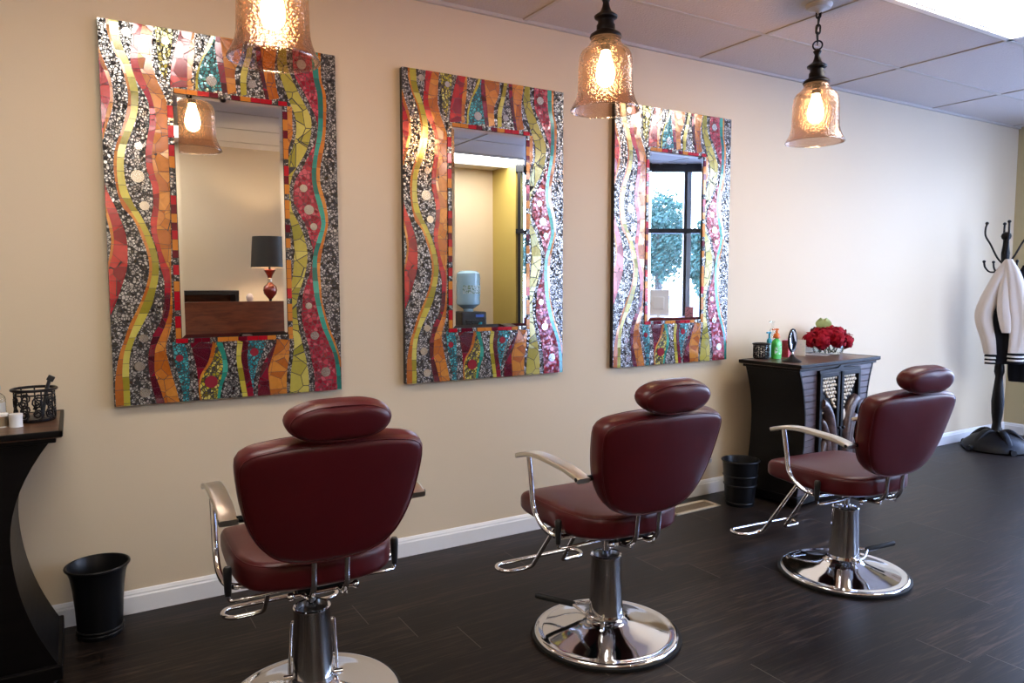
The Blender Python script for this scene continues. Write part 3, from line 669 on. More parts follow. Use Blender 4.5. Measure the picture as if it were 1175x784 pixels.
def chair(loc, rz, pedal, elev, drop, label, spread):
    t = empty('salon_chair', loc, rz, label, 'chair', 'burgundy salon chairs')
    # --- base, fixed to the floor
    b = MB(); b.lathe([(.279,0),(.280,.004),(.279,.012),(.270,.015),(.20,.012)], seg=64); b.build('rubber_ring', M['black_rubber'], t)
    b = MB(); b.lathe([(.269,.013),(.268,.019),(.262,.0225),(.252,.0235),(.240,.0225),(.232,.024),(.20,.0335),(.16,.044),(.12,.055),(.092,.064),(.080,.070),(.074,.078),(.066,.080)], seg=72, cap0=False)
    b.build('base', M['chrome'], t, angle=60)
    b = MB(); b.lathe([(.0665,.070),(.0665,.084),(.064,.090),(.0632,.096),(.0556,.300),(.0575,.304),(.0575,.311),(.054,.314),(.049,.312),(.047,.296),(.047,.24)], seg=40, cap0=False, cap1=True)
    pc = b.build('pump_column', M['chrome'], t, angle=35)
    b = MB(); b.lathe([(.0465,.241),(.0465,.296)], seg=32, cap1=True); b.build('column_liner', M['dark_metal'], pc)
    up = empty('seat_assembly', (0,0,-drop)); up.parent = t
    b = MB(); b.lathe([(.0155,.24),(.0155,.405),(.026,.408),(.026,.42)], seg=20); b.build('piston', M['chrome'], t).location = (0,0,-drop)
    # pedal
    ca, sa = math.cos(elev), math.sin(elev)
    pdo = empty('pump_pedal'); pdo.parent = t; pdo.rotation_euler = (0,0,pedal-rz-PI/2)
    def pp(x, d, z=0): return (x, d*ca, .088+z+d*sa)
    L1, L2 = (.17 if spread > .05 else .13), .275
    for s in (-1, 1):
        pd = MB(); pd.tube(fillet([(s*.072,0,.088), pp(s*.072,.05), pp(s*(spread),L1)], .03), .0055, 10)
        pd.cyl((s*.058,0,.088), (s*.090,0,.088), .0085, 14)
        pd.build('pedal_rod', M['chrome'], pdo)
    g = MB()
    if spread > .05: g.tube([pp(-spread,L1), pp(spread,L1)], .0065, 10); 
    else: g.tube([pp(0,L1-.012), pp(0,L1), pp(0,L2-.01), pp(0,L2)], lambda q: .012 if .02 < q < .97 else .009, 14)
    g.build('pedal_grip', M['black_rubber'] if spread < .05 else M['chrome'], pdo)
    # --- seat
    zs = .440-drop
    def sfn(u, v, w):
        lift = .010*min(1, max(0, (abs(u)-.05)/.2))**2*(w > 0) 
        return (u, v, zs+.042+w+.004*(1-(v/.25)**2)*(w > 0)-.010*max(0, (v-.12)/.16)**2*(w > 0)+.008*max(0,(v-.1)/.18)*(w < 0))
    b = MB(); b.pillow(seat_outline(), .084, .024, sfn, dome=(0,.010)); st = b.build('seat', M['leather'], t, angle=80)
    b = MB(); ol = seat_outline()
    b.tube([sfn(u*.968, v*.968, .042-.008) for u, v in ol], .0028, 6, True); b.build('piping', M['leather'], st, angle=80)
    # --- back
    org = Vector((0,-.222,.540-drop)); cr_, sr_ = math.cos(REC), math.sin(REC)
    def bfn(u, v, w):   # w outwards to the rear
        bow = .035*(u/.27)**2            # wings curve forward
        y = -(w)+bow*.55; z = v
        return (u, org.y+y*cr_-z*sr_, org.z+z*cr_+y*sr_)
    ol = back_outline()
    b = MB(); b.pillow(ol, .078, .027, bfn, dome=(.006,.010)); bk = b.build('backrest', M['leather'], t, angle=80)
    for q, nm in ((.039-.010,'piping'),(-.039+.010,'piping')):
        b = MB(); b.tube([bfn(u*.966, .19+(v-.19)*.962, q+(.004 if q > 0 else -.004)) for u, v in ol], .0024, 6, True); b.build(nm, M['leather'], bk, angle=80)
    # headrest
    ho = Vector((0, org.y-.435*sr_-.022, org.z+.425*cr_)); tl = math.radians(13)
    def hfn(u, v, w):
        y = -w+.008*(u/.148)**2; z = v
        return (u, ho.y+y*math.cos(tl)-z*math.sin(tl), ho.z+z*math.cos(tl)+y*math.sin(tl))
    b = MB(); b.pillow(head_outline(), .078, .030, hfn, dome=(.004,.008)); hr = b.build('headrest', M['leather'], t, angle=80)
    b = MB(); b.tube([hfn(u*.93, v*.90, .039-.008) for u, v in head_outline()], .0022, 6, True); b.build('piping', M['leather'], hr, angle=80)
    b = MB()
    for s in (-1,1): b.cyl(hfn(s*.035,-.03,.0), bfn(s*.035,.34,.0), .006, 10)
    b.build('headrest_post', M['chrome'], t)
    # back bars
    for s in (-1,1):
        x = s*.047; b = MB()
        p1 = Vector(bfn(x,.05,.018)); p2 = Vector(bfn(x,-.03,.022))
        b.tube(fillet([p1, p2, (x, org.y-.012, zs+.012), (x, org.y+.03, zs-.030), (x, -.08, zs-.020)], .045), .0085, 12)
        b.build('back_bar', M['chrome'], t)
    # mechanism under the seat
    b = MB(); b.box((0,.0,zs-.010),(.24,.26,.022), bev=.004); b.box((0,.0,zs-.026),(.10,.14,.022), bev=.004); b.box((0,-.13,zs-.022),(.15,.05,.018), bev=.003)
    b.build('seat_plate', M['dark_metal'], t, smooth=False)
    b = MB()
    for s in (-1,1):
        b.tube(fillet([(s*.075,.06,zs-.024),(s*.075,-.12,zs-.030),(s*.047,-.21,zs-.028)], .02), .006, 8)
    b.cyl((-.095,-.155,zs-.028),(.095,-.155,zs-.028),.0065,12); b.cyl((-.10,.02,zs-.030),(.10,.02,zs-.030),.0065,12)
    b.sph((.095,-.155,zs-.028),.012,12,8); b.sph((-.095,-.155,zs-.028),.012,12,8)
    b.build('tilt_linkage', M['chrome'], t)
    # arms
    for s in (-1,1):
        x = s*.266
        path = [(x,.178,.680-drop),(x,.14,.692-drop),(x,.08,.704-drop),(x,.01,.708-drop),(x,-.07,.704-drop),(x,-.14,.700-drop),(x,-.20,.690-drop),(x,-.235,.680-drop)]
        b = MB(); b.ribbon(catmull(path, 6), .050, .018, (1,0,0), .005); ar = b.build('armrest', M['brushed'], t, angle=30)
        b = MB(); b.cyl((x+s*.0245,-.226,.684-drop),(x+s*.0265,-.226,.684-drop),.007,14); b.build('arm_bolt', M['dark_metal'], ar); b = MB(); b.cyl((x-s*.02,-.226,.684-drop),(s*.215,-.226,.684-drop),.010,14)
        b.build('arm_bracket', M['dark_metal'], ar)
        b = MB(); b.tube(fillet([(x,.120,.692-drop),(x,.098,.58-drop),(x,.088,.500-drop),(x,.02,.448-drop),(x*.93,-.04,.428-drop),(x*.40,-.05,.424-drop)], .05, 8), .0095, 12)
        b.build('arm_post', M['chrome'], t)
        # lever with black grip
        b = MB(); b.tube(fillet([(s*.09,-.09,zs-.030),(s*.215,-.075,zs-.040),(s*.250,-.06,zs-.045),(s*.252,-.06,zs-.01)], .012), .0055, 10)
        lv = b.build('lever', M['chrome'], t)
        b = MB(); b.lathe([(.006,.0),(.009,.002),(.010,.012),(.0125,.070),(.0125,.082),(.009,.088)], (s*.252,-.06,zs-.030), 16); b.build('lever_grip', M['black_plastic'], lv)
    # footrest: one bent rod
    zf = .125-drop-DZF*(drop > .01); q = MB()
    pts = [(.055,.10,zs-.016),(.058,.20,zs-.022),(.075,.415,zf+.010),(.098,.432,zf),(.165,.432,zf)]
    pts += [(a, c, zf) for a, c in arc(.160,.478,.046,-80,80,8)]
    right = pts; full = right+[(-x, y, z) for x, y, z in reversed(right)]
    q.tube(fillet(full, .022, 5), .0085, 12); q.build('footrest', M['chrome'], t)
    return t
def reparent_assembly():
    for o in [o for o in col.objects if o.name.startswith('seat_assembly')]: bpy.data.objects.remove(o)
chair((.600,-1.00,0), math.radians(-2), math.radians(74), math.radians(44), -.008, 'burgundy salon chair nearest the camera, seen from behind below the left mosaic mirror', .068)
chair((1.665,-1.13,0), math.radians(-2), math.radians(132), math.radians(6), 0, 'burgundy salon chair in the middle, turned from the camera between the other two chairs', .0)
chair((2.947,-1.235,0), math.radians(-5), math.radians(-16), math.radians(6), .022, 'burgundy salon chair furthest right, in front of the carved dark cabinet', .0)
reparent_assembly()
# ------------------------------------------------------------------ carved cabinets
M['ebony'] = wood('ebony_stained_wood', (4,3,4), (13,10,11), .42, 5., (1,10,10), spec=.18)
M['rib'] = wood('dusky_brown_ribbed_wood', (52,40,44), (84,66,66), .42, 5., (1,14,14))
M['topwood'] = wood('worn_brown_table_top', (58,38,28), (104,72,52), .30, 4., (1,9,9))
M['carved'] = wood('carved_dark_wood', (44,33,32), (88,66,60), .28, 7., (4,4,8))
M['rattan'] = simple('cream_lattice_bead', (.66,.56,.42), .4)
M['leafy'] = simple('pale_carved_leaf', (.55,.47,.38), .35)
def cabinet(loc, rz, W, D, H, inset, label, carved):
    t = empty('carved_cabinet', loc, rz, label, 'cabinet')
    hb, ht = .05, H-.035
    def hw(z):
        k = (z-hb)/(ht-hb); return W/2-.035-inset*(1-((k-.58)/.58)**2) if k < .58 else W/2-.035-inset*(1-((k-.58)/.42)**2)
    N = 20; b = MB(); d = D/2-.03
    rings = []
    for i in range(N):
        z0 = hb+(ht-hb)*i/N; z1 = hb+(ht-hb)*(i+1)/N; g = .0045 if carved else 0.
        for z, o in ((z0,g),(z0+.003,0),(z1-.003,0),(z1,g)):
            w = hw(z)-o; dd = d-o
            rings.append([(-w,-dd,z),(w,-dd,z),(w,dd,z),(-w,dd,z)])
    b.rings(rings)
    b.build('body', M['rib'] if carved else M['ebony'], t, smooth=False)
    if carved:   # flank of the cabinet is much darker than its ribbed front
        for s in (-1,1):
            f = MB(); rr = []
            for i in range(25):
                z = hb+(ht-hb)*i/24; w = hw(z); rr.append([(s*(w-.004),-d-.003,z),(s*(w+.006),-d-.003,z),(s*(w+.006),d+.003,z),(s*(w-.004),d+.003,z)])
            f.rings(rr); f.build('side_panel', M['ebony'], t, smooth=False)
    p = MB(); w = hw(hb)+(.012 if carved else .003)
    p.box((0,0,.045),(2*w,D-.03,.05), bev=.006); p.build('plinth', M['ebony'], t, smooth=False)
    for sx in (-1,1):
        for sy in (-1,1):
            f = MB(); f.lathe([(.022,0),(.030,.006),(.026,.022)], (sx*(w-.04), sy*(D/2-.06), 0), 16); f.build('foot', M['ebony'], t)
    p = MB(); p.box((0,0,ht+.004),(2*hw(ht)+.035,D-.03,.016), bev=.004); p.build('moulding', M['ebony'], t, smooth=False)
    p = MB(); p.box((0,0,H-.011),(W,D,.022), bev=.005); tp = p.build('cabinet_top', M['topwood'], t, smooth=False)
    p = MB(); e = .012
    for s in (-1,1): p.box((s*(W/2-e/2+.002),0,H-.008),(e,D+.004,.020), bev=.003); p.box((0,s*(D/2-e/2+.002),H-.008),(W+.004,e,.020), bev=.003)
    p.build('edge_band', M['ebony'], tp, smooth=False)
    if not carved: return t
    yf = -d-.004
    for s in (-1,1):
        x0, x1 = (.008,.225) if s > 0 else (-.225,-.008); cx = (x0+x1)/2; z0, z1 = .075, .785; bw = .028
        dr = MB()
        dr.box((x0+bw/2,yf-.008,(z0+z1)/2),(bw,.024,z1-z0), bev=.004); dr.box((x1-bw/2,yf-.008,(z0+z1)/2),(bw,.024,z1-z0), bev=.004)
        dr.box((cx,yf-.008,z0+bw/2),(x1-x0,.024,bw), bev=.004); dr.box((cx,yf-.008,z1-bw/2),(x1-x0,.024,bw), bev=.004)
        dr.box((cx,yf+.004,(z0+z1)/2),(x1-x0-.02,.006,z1-z0-.02))
        do = dr.build('door', M['ebony'], t, smooth=False)
        ix0, ix1 = x0+bw, x1-bw; lt = MB(); r = 0
        z = z1-bw-.008
        while z > z1-.24:
            k = 0; x = ix0+.010+(.0145 if r % 2 else 0)
            while x < ix1-.006:
                # lattice fills the corner above the sweep of the carving
                xx = (x-ix0)/(ix1-ix0); xx = xx if s > 0 else 1-xx
                if z > z1-.225+.14*xx: lt.box((x,yf-.004,z),(.021,.016,.014), Matrix.Rotation(.6 if (r+k)%2 else -.6,4,'Y'), .005)
                x += .029; k += 1
            z -= .0225; r += 1
        lt.build('lattice', M['rattan'], do, smooth=False)
        cv = MB(); sx = lambda q: (ix0 + q*(ix1-ix0)) if s > 0 else (ix1-q*(ix1-ix0))
        def br(pts, r0, r1): cv.tube(catmull([(sx(u), yf-.004, z0+bw+v*(z1-z0-2*bw)) for u, v in pts], 8), lambda q: 1.25*(r0+(r1-r0)*q), 10)
        br([(.98,.76),(.74,.73),(.46,.63),(.30,.47),(.22,.25),(.25,.02)], .028, .036)
        br([(.98,.60),(.78,.56),(.58,.44),(.50,.28),(.60,.06)], .018, .030)
        br([(.05,.52),(.25,.42),(.62,.40),(.85,.28),(.92,.05)], .012, .022)
        br([(.12,.30),(.35,.24),(.55,.26),(.62,.34),(.52,.40),(.42,.35)], .012, .010)
        br([(.98,.14),(.75,.10),(.55,.02)], .016, .020)
        cv.build('carving', M['carved'], do)
        lf = MB()
        for u, v, a, L_ in ((.14,.62,.3,.040),(.80,.48,-.5,.036),(.78,.70,-.7,.030),(.30,.14,.4,.036),(.74,.20,-.2,.034),(.50,.54,.9,.024)):
            R = Matrix.Rotation(a if s > 0 else -a, 4, 'Y'); n = 14; rg = []
            c = Vector((sx(u), yf-.006, z0+bw+v*(z1-z0-2*bw)))
            for k in (1,.6,.15):
                rg.append([c+Vector((0,-.012*(1-k*k),0))+R@Vector((L_*.45*k*math.cos(2*PI*i/n),0,L_*k*math.sin(2*PI*i/n))) for i in range(n)])
            lf.rings(rg)
        lf.build('leaf_inlay', M['leafy'], do)
        kn = MB(); kn.sph((x0+.014 if s > 0 else x1-.014, yf-.030, .44), .011, 12, 8); kn.build('knob', M['iron'], do)
    p = MB(); p.prism([(-.225,.785),(.225,.785),(.225,.800),(.03,.806),(0,.825),(-.03,.806),(-.225,.800)], yf-.016, yf+.004); p.build('door_lintel', M['ebony'], t, smooth=False)
    return t
CH = .848
RC = dict(loc=(3.95,-.287,0), rz=math.radians(5))
cabinet(RC['loc'], RC['rz'], .88, .42, CH, .070, 'dark carved cabinet with lattice doors, beside the far mirror', True)
LC = dict(loc=(-.515,-.27,0), rz=0)
cabinet(LC['loc'], 0, .93, .46, CH, .120, 'black hourglass sided cabinet cut off by the left edge of the photo', False)
def on_right(x, y): return (x, y, CH+.0005)

# things on the cabinets
def filigree(name, loc, r, h, label, rim_r, seed, handle=False):
    t = empty(name, loc, 0, label, 'holder')
    rnd = random.Random(seed)
    b = MB(); b.lathe([(r*.97,.0),(r,.004),(r,.010),(r*.9,.010)], seg=28); b.build('base', M['iron'], t)
    b = MB(); b.tube([(rim_r*math.cos(2*PI*i/32), rim_r*math.sin(2*PI*i/32), h-.006) for i in range(32)], .005, 8, True)
    b.tube([(r*.98*math.cos(2*PI*i/32), r*.98*math.sin(2*PI*i/32), h*.80) for i in range(32)], .003, 6, True); b.build('rim', M['iron'], t)
    b = MB()
    for k in range(9):
        a0 = 2*PI*k/9
        for j in range(2):
            zc = h*(.24+.34*j); da = .30; ph = rnd.uniform(0, 2*PI)
            pts = []
            for i in range(15):
                s = i/14*1.7*2*PI; q = 1-i/14*.75
                a = a0+da*q*math.cos(s+ph); z = zc+h*.17*q*math.sin(s+ph); pts.append((r*math.cos(a), r*math.sin(a), max(.008, z)))
            b.tube(pts, .0030, 5)
        b.cyl((r*math.cos(a0+.2), r*math.sin(a0+.2), .006), (r*math.cos(a0+.2), r*math.sin(a0+.2), h-.006), .0025, 5)
    b.build('scrollwork', M['iron'], t)
    return t
f = filigree('filigree_jar', on_right(3.652,-.150), .046, .098, 'small black filigree jar on the carved cabinet', .050, 4)
b = MB(); b.lathe([(.044,.011),(.0455,.02),(.0455,.086),(.042,.092)], seg=24); b.build('glass_liner', M['clear_glass'], f)
f = filigree('filigree_cup', (-.130,-.235,CH+.0005), .060, .115, 'black scrollwork cup holding a tool, on the black left cabinet', .066, 9)
b = MB(); b.tube([(.02,.0,.012),(.036,.01,.105),(.046,.012,.135)], .006, 8); b.box((.050,.012,.141),(.022,.014,.020), Matrix.Rotation(.5,4,'Y'), .003); b.build('comb_handle', M['black_plastic'], None)
o = bpy.data.objects['comb_handle']; o.location = (-.130,-.235,CH+.0005); o.name = 'hair_clip'; tag(o, 'black hair tool standing in the scrollwork cup on the left cabinet', 'tool')

def pump_bottle(loc, w, d, h, body, pump, label, rz=0, lab=None, fill=None, ph=.07):
    t = empty('pump_bottle', loc, rz, label, 'bottle')
    prof = [(1,0),(1.03,.02*1),(1.03,h*.70),(.95,h*.80),(.70,h*.90),(.42,h*.96),(.34,h)]
    b = MB(); b.rings([[(w/2*r*math.copysign(abs(math.cos(a))**.7, math.cos(a)), d/2*r*math.copysign(abs(math.sin(a))**.7, math.sin(a)), z) for a in [2*PI*i/28 for i in range(28)]] for r, z in prof])
    b.build('bottle_body', body, t)
    if fill:
        b = MB(); b.rings([[(w/2*r*.93*math.cos(a), d/2*r*.93*math.sin(a), z) for a in [2*PI*i/24 for i in range(24)]] for r, z in ((.9,.004),(1,.02),(1,h*.62))]); b.build('liquid', fill, t)
    if lab:
        b = MB(); b.rings([[(w/2*1.045*math.copysign(abs(math.cos(a))**.7, math.cos(a)), d/2*1.045*math.copysign(abs(math.sin(a))**.7, math.sin(a)), z) for a in [PI*1.1+PI*.8*i/14 for i in range(15)]] for z in (h*.22,h*.62)], closed=False)
        b.build('paper_label', lab, t)
    b = MB(); k = w*.34; b.lathe([(k*.55,h),(k*.95,h+.004),(k*.95,h+.016),(k*.75,h+.028),(k*.34,h+.034),(k*.34,h+ph-.012),(k*.6,h+ph-.010),(k*.6,h+ph)], seg=18)
    b.box((-k*.7-.010,0,h+ph-.005),(.036,.009,.010), bev=.002); b.build('pump_head', pump, t)
    return t
M['green_gel'] = simple('green_gel', (.05,.42,.06), .25, trans=0.)
M['teal_plastic'] = simple('teal_plastic', lin((18,140,165)), .3); M['orange_plastic'] = simple('orange_plastic', lin((214,110,40)), .3)
M['aqua'] = simple('pale_aqua_lotion', lin((150,205,205)), .3); M['label_white'] = simple('white_label', (.72,.72,.72), .5)
def mark_label(name, bg, c1, c2):
    t = NT(name); co = t.n('TexCoord').outputs['Object']
    v = t.n('TexVoronoi', {'Vector': co, 'Scale': 70.}); w = t.n('TexNoise', {'Vector': co, 'Scale': 60.})
    base = t.mix(t.math('GREATER_THAN', w.outputs[0], .56), bg, c1); base = t.mix(t.math('LESS_THAN', v.outputs['Distance'], .22), base, c2)
    return t.fin(t.pr(base=base, rough=.45))
M['gel_label'] = mark_label('green_bottle_label', (.10,.50,.10), (.55,.62,.60), (.05,.10,.06))
M['floral'] = mark_label('floral_card_print', (.74,.76,.74), (.66,.74,.70), (.62,.66,.74))
M['pinkprint'] = mark_label('pink_card_print', (.72,.35,.46), (.60,.20,.34), (.80,.60,.66))
M['redprint'] = mark_label('red_box_print', (.45,.03,.05), (.30,.02,.03), (.55,.12,.12))
pump_bottle(on_right(3.79,-.095), .052, .040, .085, M['aqua'], M['teal_plastic'], 'small pale aqua bottle with teal pump, on the carved cabinet behind the jar', .3, ph=.075)
pump_bottle(on_right(3.735,-.195), .068, .048, .125, M['green_gel'], M['orange_plastic'], 'green gel bottle with orange pump on the carved cabinet', .1, lab=M['gel_label'], ph=.062)
pump_bottle(on_right(3.86,-.062), .058, .045, .150, M['clear_glass'], M['clear_glass'], 'tall clear pump bottle behind the red box on the carved cabinet', .2, ph=.075)
def boxy(name, loc, d, mat, label, cat, rz, flap=None):
    t = empty(name, loc, rz, label, cat)
    b = MB(); b.box((0,0,d[2]/2), d, bev=.0015); b.build('carton', mat, t, smooth=False)
    b = MB(); b.box((0,0,d[2]+.0006),(d[0]*.96,d[1]*.9,.0012)); b.build('lid_flap', flap or mat, t, smooth=False)
boxy('red_box', on_right(3.862,-.170), (.034,.045,.105), M['redprint'], 'narrow red printed box next to the green bottle on the carved cabinet', 'box', .15)
def card(loc, rz, w, h, m1, label):
    t = empty('greeting_card', loc, rz, label, 'card'); a = .5
    for s, m in ((-1,m1),(1,M['floral'])):
        b = MB(); R = Matrix.Rotation(-.35 if s > 0 else PI+.5, 4, 'Z'); b.box(R@Vector((w/2,0,0))+Vector((0,0,h/2)), (w,.0016,h), R); b.build('card_leaf', m, t, smooth=False)
card(on_right(3.995,-.125), math.radians(-50), .072, .104, M['pinkprint'], 'standing folded card, pink and white floral, behind the round hand mirror')
# small round mirror on a foot
v = empty('vanity_mirror', on_right(3.655,-.375), math.radians(17), 'small round black vanity mirror on a flared foot, front of the carved cabinet', 'mirror')
b = MB(); b.lathe([(.055,0),(.056,.004),(.050,.010),(.030,.020),(.014,.032),(.009,.045)], seg=32); b.build('foot', M['iron'], v)
b = MB(); b.lathe([(.006,.043),(.009,.052),(.006,.060)], seg=14); b.build('neck', M['brushed'], v)
zc = .058+.070
R0 = Matrix.Rotation(PI/2,4,'X')
def ring_pts(r, y): return [(r*.80*math.cos(2*PI*i/40), y, zc+r*math.sin(2*PI*i/40)) for i in range(40)]
b = MB(); b.rings([ring_pts(.058,-.004), ring_pts(.068,-.007), ring_pts(.072,0), ring_pts(.068,.007), ring_pts(.058,.006)], True, False, True); b.build('mirror_rim', M['iron'], v)
b = MB(); b.rings([ring_pts(.060,-.0035), ring_pts(.058,-.0045)], True, True, True); b.build('mirror_face', M['mirror'], v, smooth=False)
# papers
for k, (x, y, a, w, lb) in enumerate(((4.215,-.165,.35,.20,'white sheet of paper lying under the flower bowl on the carved cabinet'),(4.10,-.10,-.25,.13,'small white leaflet lying behind the paper left of the flower bowl'))):
    p = on_right(x, y); b = MB(); b.box((0,0,.0008+.0012*k),(w,w*.62,.0012), Matrix.Rotation(a,4,'Z'))
    tag(b.build('paper_sheet', M['paper'], None, smooth=False, loc=p), lb, 'paper')
# flowers
fl = empty('flower_bouquet', on_right(4.275,-.170), 0, 'dark red flower bouquet with one green leaf in a glass bowl, on the carved cabinet', 'flowers')
b = MB(); b.lathe([(.075,.0012),(.088,.006),(.098,.03),(.100,.062),(.0975,.062),(.095,.03),(.084,.009),(.07,.006)], seg=36, cap0=True, cap1=True); b.build('glass_bowl', M['clear_glass'], fl)
M['petal'] = simple('dark_red_petal', (.27,.004,.014), .75, var=.5, bscale=30., spec=.15)
M['green_leaf'] = simple('pale_green_leaf', (.30,.36,.13), .5, var=.4, bscale=20.)
M['stem'] = simple('dark_stems', (.05,.06,.03), .6)
b = MB(); rnd = random.Random(5)
for k in range(14): b.tube([(rnd.uniform(-.06,.06), rnd.uniform(-.05,.05), .010),(rnd.uniform(-.1,.1), rnd.uniform(-.07,.07), .09)], .004, 6)
b.build('stems', M['stem'], fl)
heads = []
for i in range(7):
    a = 2*PI*i/7; heads.append((.135*math.cos(a), .095*math.sin(a), .085+.012*(i%2), .052))
for i in range(6):
    a = 2*PI*i/6+.4; heads.append((.075*math.cos(a), .060*math.sin(a), .128, .052))
heads.append((0,0,.142,.05))
for hx, hy, hz, r in heads:
    b = MB(); c = Vector((hx,hy,hz)); n = 64
    for k in range(n):
        ph = math.acos(1-2*(k+.5)/n); th = k*2.39996
        d = Vector((math.sin(ph)*math.cos(th), math.sin(ph)*math.sin(th), math.cos(ph)))
        rr = r*rnd.uniform(.72,1.08); u = d.orthogonal().normalized(); u.rotate(Matrix.Rotation(rnd.uniform(0,6.28),3,d)); w = d.cross(u); s = r*.30
        p = c+d*rr
        g = [[p+u*(s*(i-1.5)/1.5)*(1-.25*abs(j-1))+w*(s*(j-1)*.8)-d*(.35*s*((i-1.5)/1.5)**2)+d*(.25*s*(j-1)) for i in range(4)] for j in range(3)]
        V = [[b.b.verts.new(q) for q in row] for row in g]
        for j in range(2):
            for i in range(3): b.face((V[j][i],V[j][i+1],V[j+1][i+1],V[j+1][i]))
    b.sph(c, r*.72, 10, 7)
    b.build('blossom', M['petal'], fl)
b = MB(); 
for (x0, ang_, ln) in ((-.045,.40,.14),(-.02,-.45,.14)):
    V = []
    for i in range(9):
        q = i/8; w = .054*math.sin(PI*min(1,q*1.02))**.8*(1-.25*q); p = Vector((x0+math.sin(ang_)*ln*q*.55, -.03, .165+ln*q*.75-.03*q*q))
        V.append([b.b.verts.new(p+Vector((-w,.012,-.3*w))), b.b.verts.new(p), b.b.verts.new(p+Vector((w,.012,-.3*w)))])
    for a_, c_ in zip(V, V[1:]):
        b.face((a_[0],a_[1],c_[1],c_[0])); b.face((a_[1],a_[2],c_[2],c_[1]))
b.build('leaf', M['green_leaf'], fl).rotation_euler = (0,0,math.radians(-45))

# left cabinet
pump_bottle((-.252,-.185,CH+.0005), .072, .055, .105, M['clear_glass'], M['teal_plastic'], 'clear bottle with teal pump on the black left cabinet', 0, lab=M['label_white'], ph=.068)
M['gold'] = simple('champagne_metal', (.42,.36,.26), .3, .8)
def jar(x, y, r, h, m, label):
    t = empty('small_jar', (x,y,CH+.0005), 0, label, 'jar')
    b = MB(); b.lathe([(r,0),(r,h*.92)], seg=24); b.build('jar_body', m, t)
    b = MB(); b.lathe([(r*1.06,h*.80),(r*1.06,h),(r*.9,h+.001)], seg=24); b.build('jar_lid', M['label_white'], t)
    b = MB(); b.lathe([(r*1.06,.0),(r*1.06,.004)], seg=24); b.build('jar_foot', M['label_white'], t)
jar(-.180,-.340, .019, .043, M['label_white'], 'tiny white jar next to the scrollwork cup on the left cabinet')
jar(-.222,-.318, .020, .045, M['gold'], 'tiny champagne coloured jar at the photo edge on the left cabinet')

# ------------------------------------------------------------------ bins, vent
def bin_(loc, prof, bands, label):
    t = empty('waste_bin', loc, 0, label, 'bin')
    b = MB(); inner = [(r-.004, z) for r, z in reversed(prof)]; inner[-1] = (inner[-1][0], .008)
    b.lathe(prof+inner, seg=48); b.build('bin_body', M['dark_metal'], t)
    rt, zt = prof[-1]
    b = MB(); b.tube([(rt*math.cos(2*PI*i/48), rt*math.sin(2*PI*i/48), zt) for i in range(48)], .005, 8, True); b.build('rolled_rim', M['dark_metal'], t)
    for z, r in bands:
        b = MB(); b.tube([(r*math.cos(2*PI*i/48), r*math.sin(2*PI*i/48), z) for i in range(48)], .0042, 8, True); b.build('raised_band', M['dark_metal'], t)
bin_((.035,-.135,0), [(.074,0),(.076,.012),(.080,.10),(.086,.18),(.094,.235),(.106,.268)], [(.016,.077),(.030,.0778)], 'black flared waste bin on the floor beside the left cabinet')
bin_((3.365,-.26,0), [(.082,0),(.083,.01),(.104,.26),(.107,.268)], [(.020,.0845),(.125,.0935),(.18,.098)], 'black banded waste bin on the floor left of the carved cabinet')
M['vent'] = simple('beige_floor_register', (.48,.39,.27), .45, .2); M['ventslat'] = simple('register_slats', (.12,.09,.06), .5)
M['ventbar'] = simple('register_bar', (.20,.15,.09), .5)
vt = empty('floor_vent', (3.06,-.165,0), math.radians(1), 'beige slatted floor vent by the baseboard behind the middle chair', 'vent')
b = MB(); w, d = .36, .135
for s in (-1,1): b.box((s*(w/2-.012),0,.003),(.024,d,.006), bev=.0015); b.box((0,s*(d/2-.012),.003),(w,.024,.006), bev=.0015)
b.build('frame', M['vent'], vt, smooth=False)
b = MB()
for k in range(22): b.box((-w/2+.03+k*.0143,0,.002),(.006,d-.045,.003))
b.build('slats', M['ventbar'], vt, smooth=False)
MB().box((0,0,.0006),(w-.04,d-.04,.001)).build('damper', M['ventslat'], vt, smooth=False)

# ------------------------------------------------------------------ coat rack and clothes
CR = Vector((6.22,-.31,0))
t = empty('coat_rack', CR, 0, 'dark wooden coat rack with curled hooks in the far right corner', 'coat rack')
b = MB(); b.lathe([(.050,.10),(.055,.13),(.036,.16),(.030,.22),(.040,.30),(.045,.40),(.034,.52),(.026,.60),(.036,.64),(.034,.68),(.024,.74),(.022,1.2),(.026,1.40),(.034,1.44),(.026,1.50),(.030,1.60),(.022,1.66),(.020,1.70)], seg=20)
b.build('post', M['ebony'], t)
b = MB(); b.lathe([(.014,1.70),(.030,1.715),(.036,1.735),(.030,1.755),(.012,1.768)], seg=20); b.build('finial', M['ebony'], t)
for k in range(5):
    a = k*2*PI/5+.3; ca, sa = math.cos(a), math.sin(a); b = MB()
    pts = [(ca*r, sa*r, z) for r, z in ((.03,.135),(.09,.150),(.15,.105),(.20,.040),(.235,.020),(.255,.022))]
    b.ribbon(catmull(pts, 6), .055, .040, (-sa, ca, 0), .012, lambda q: 1-.25*q); b.build('leg', M['ebony'], t)
b = MB(); b.lathe([(.225,.0),(.235,.012),(.225,.05),(.17,.10),(.10,.135),(.06,.155)], seg=32); b.build('base', M['ebony'], t)
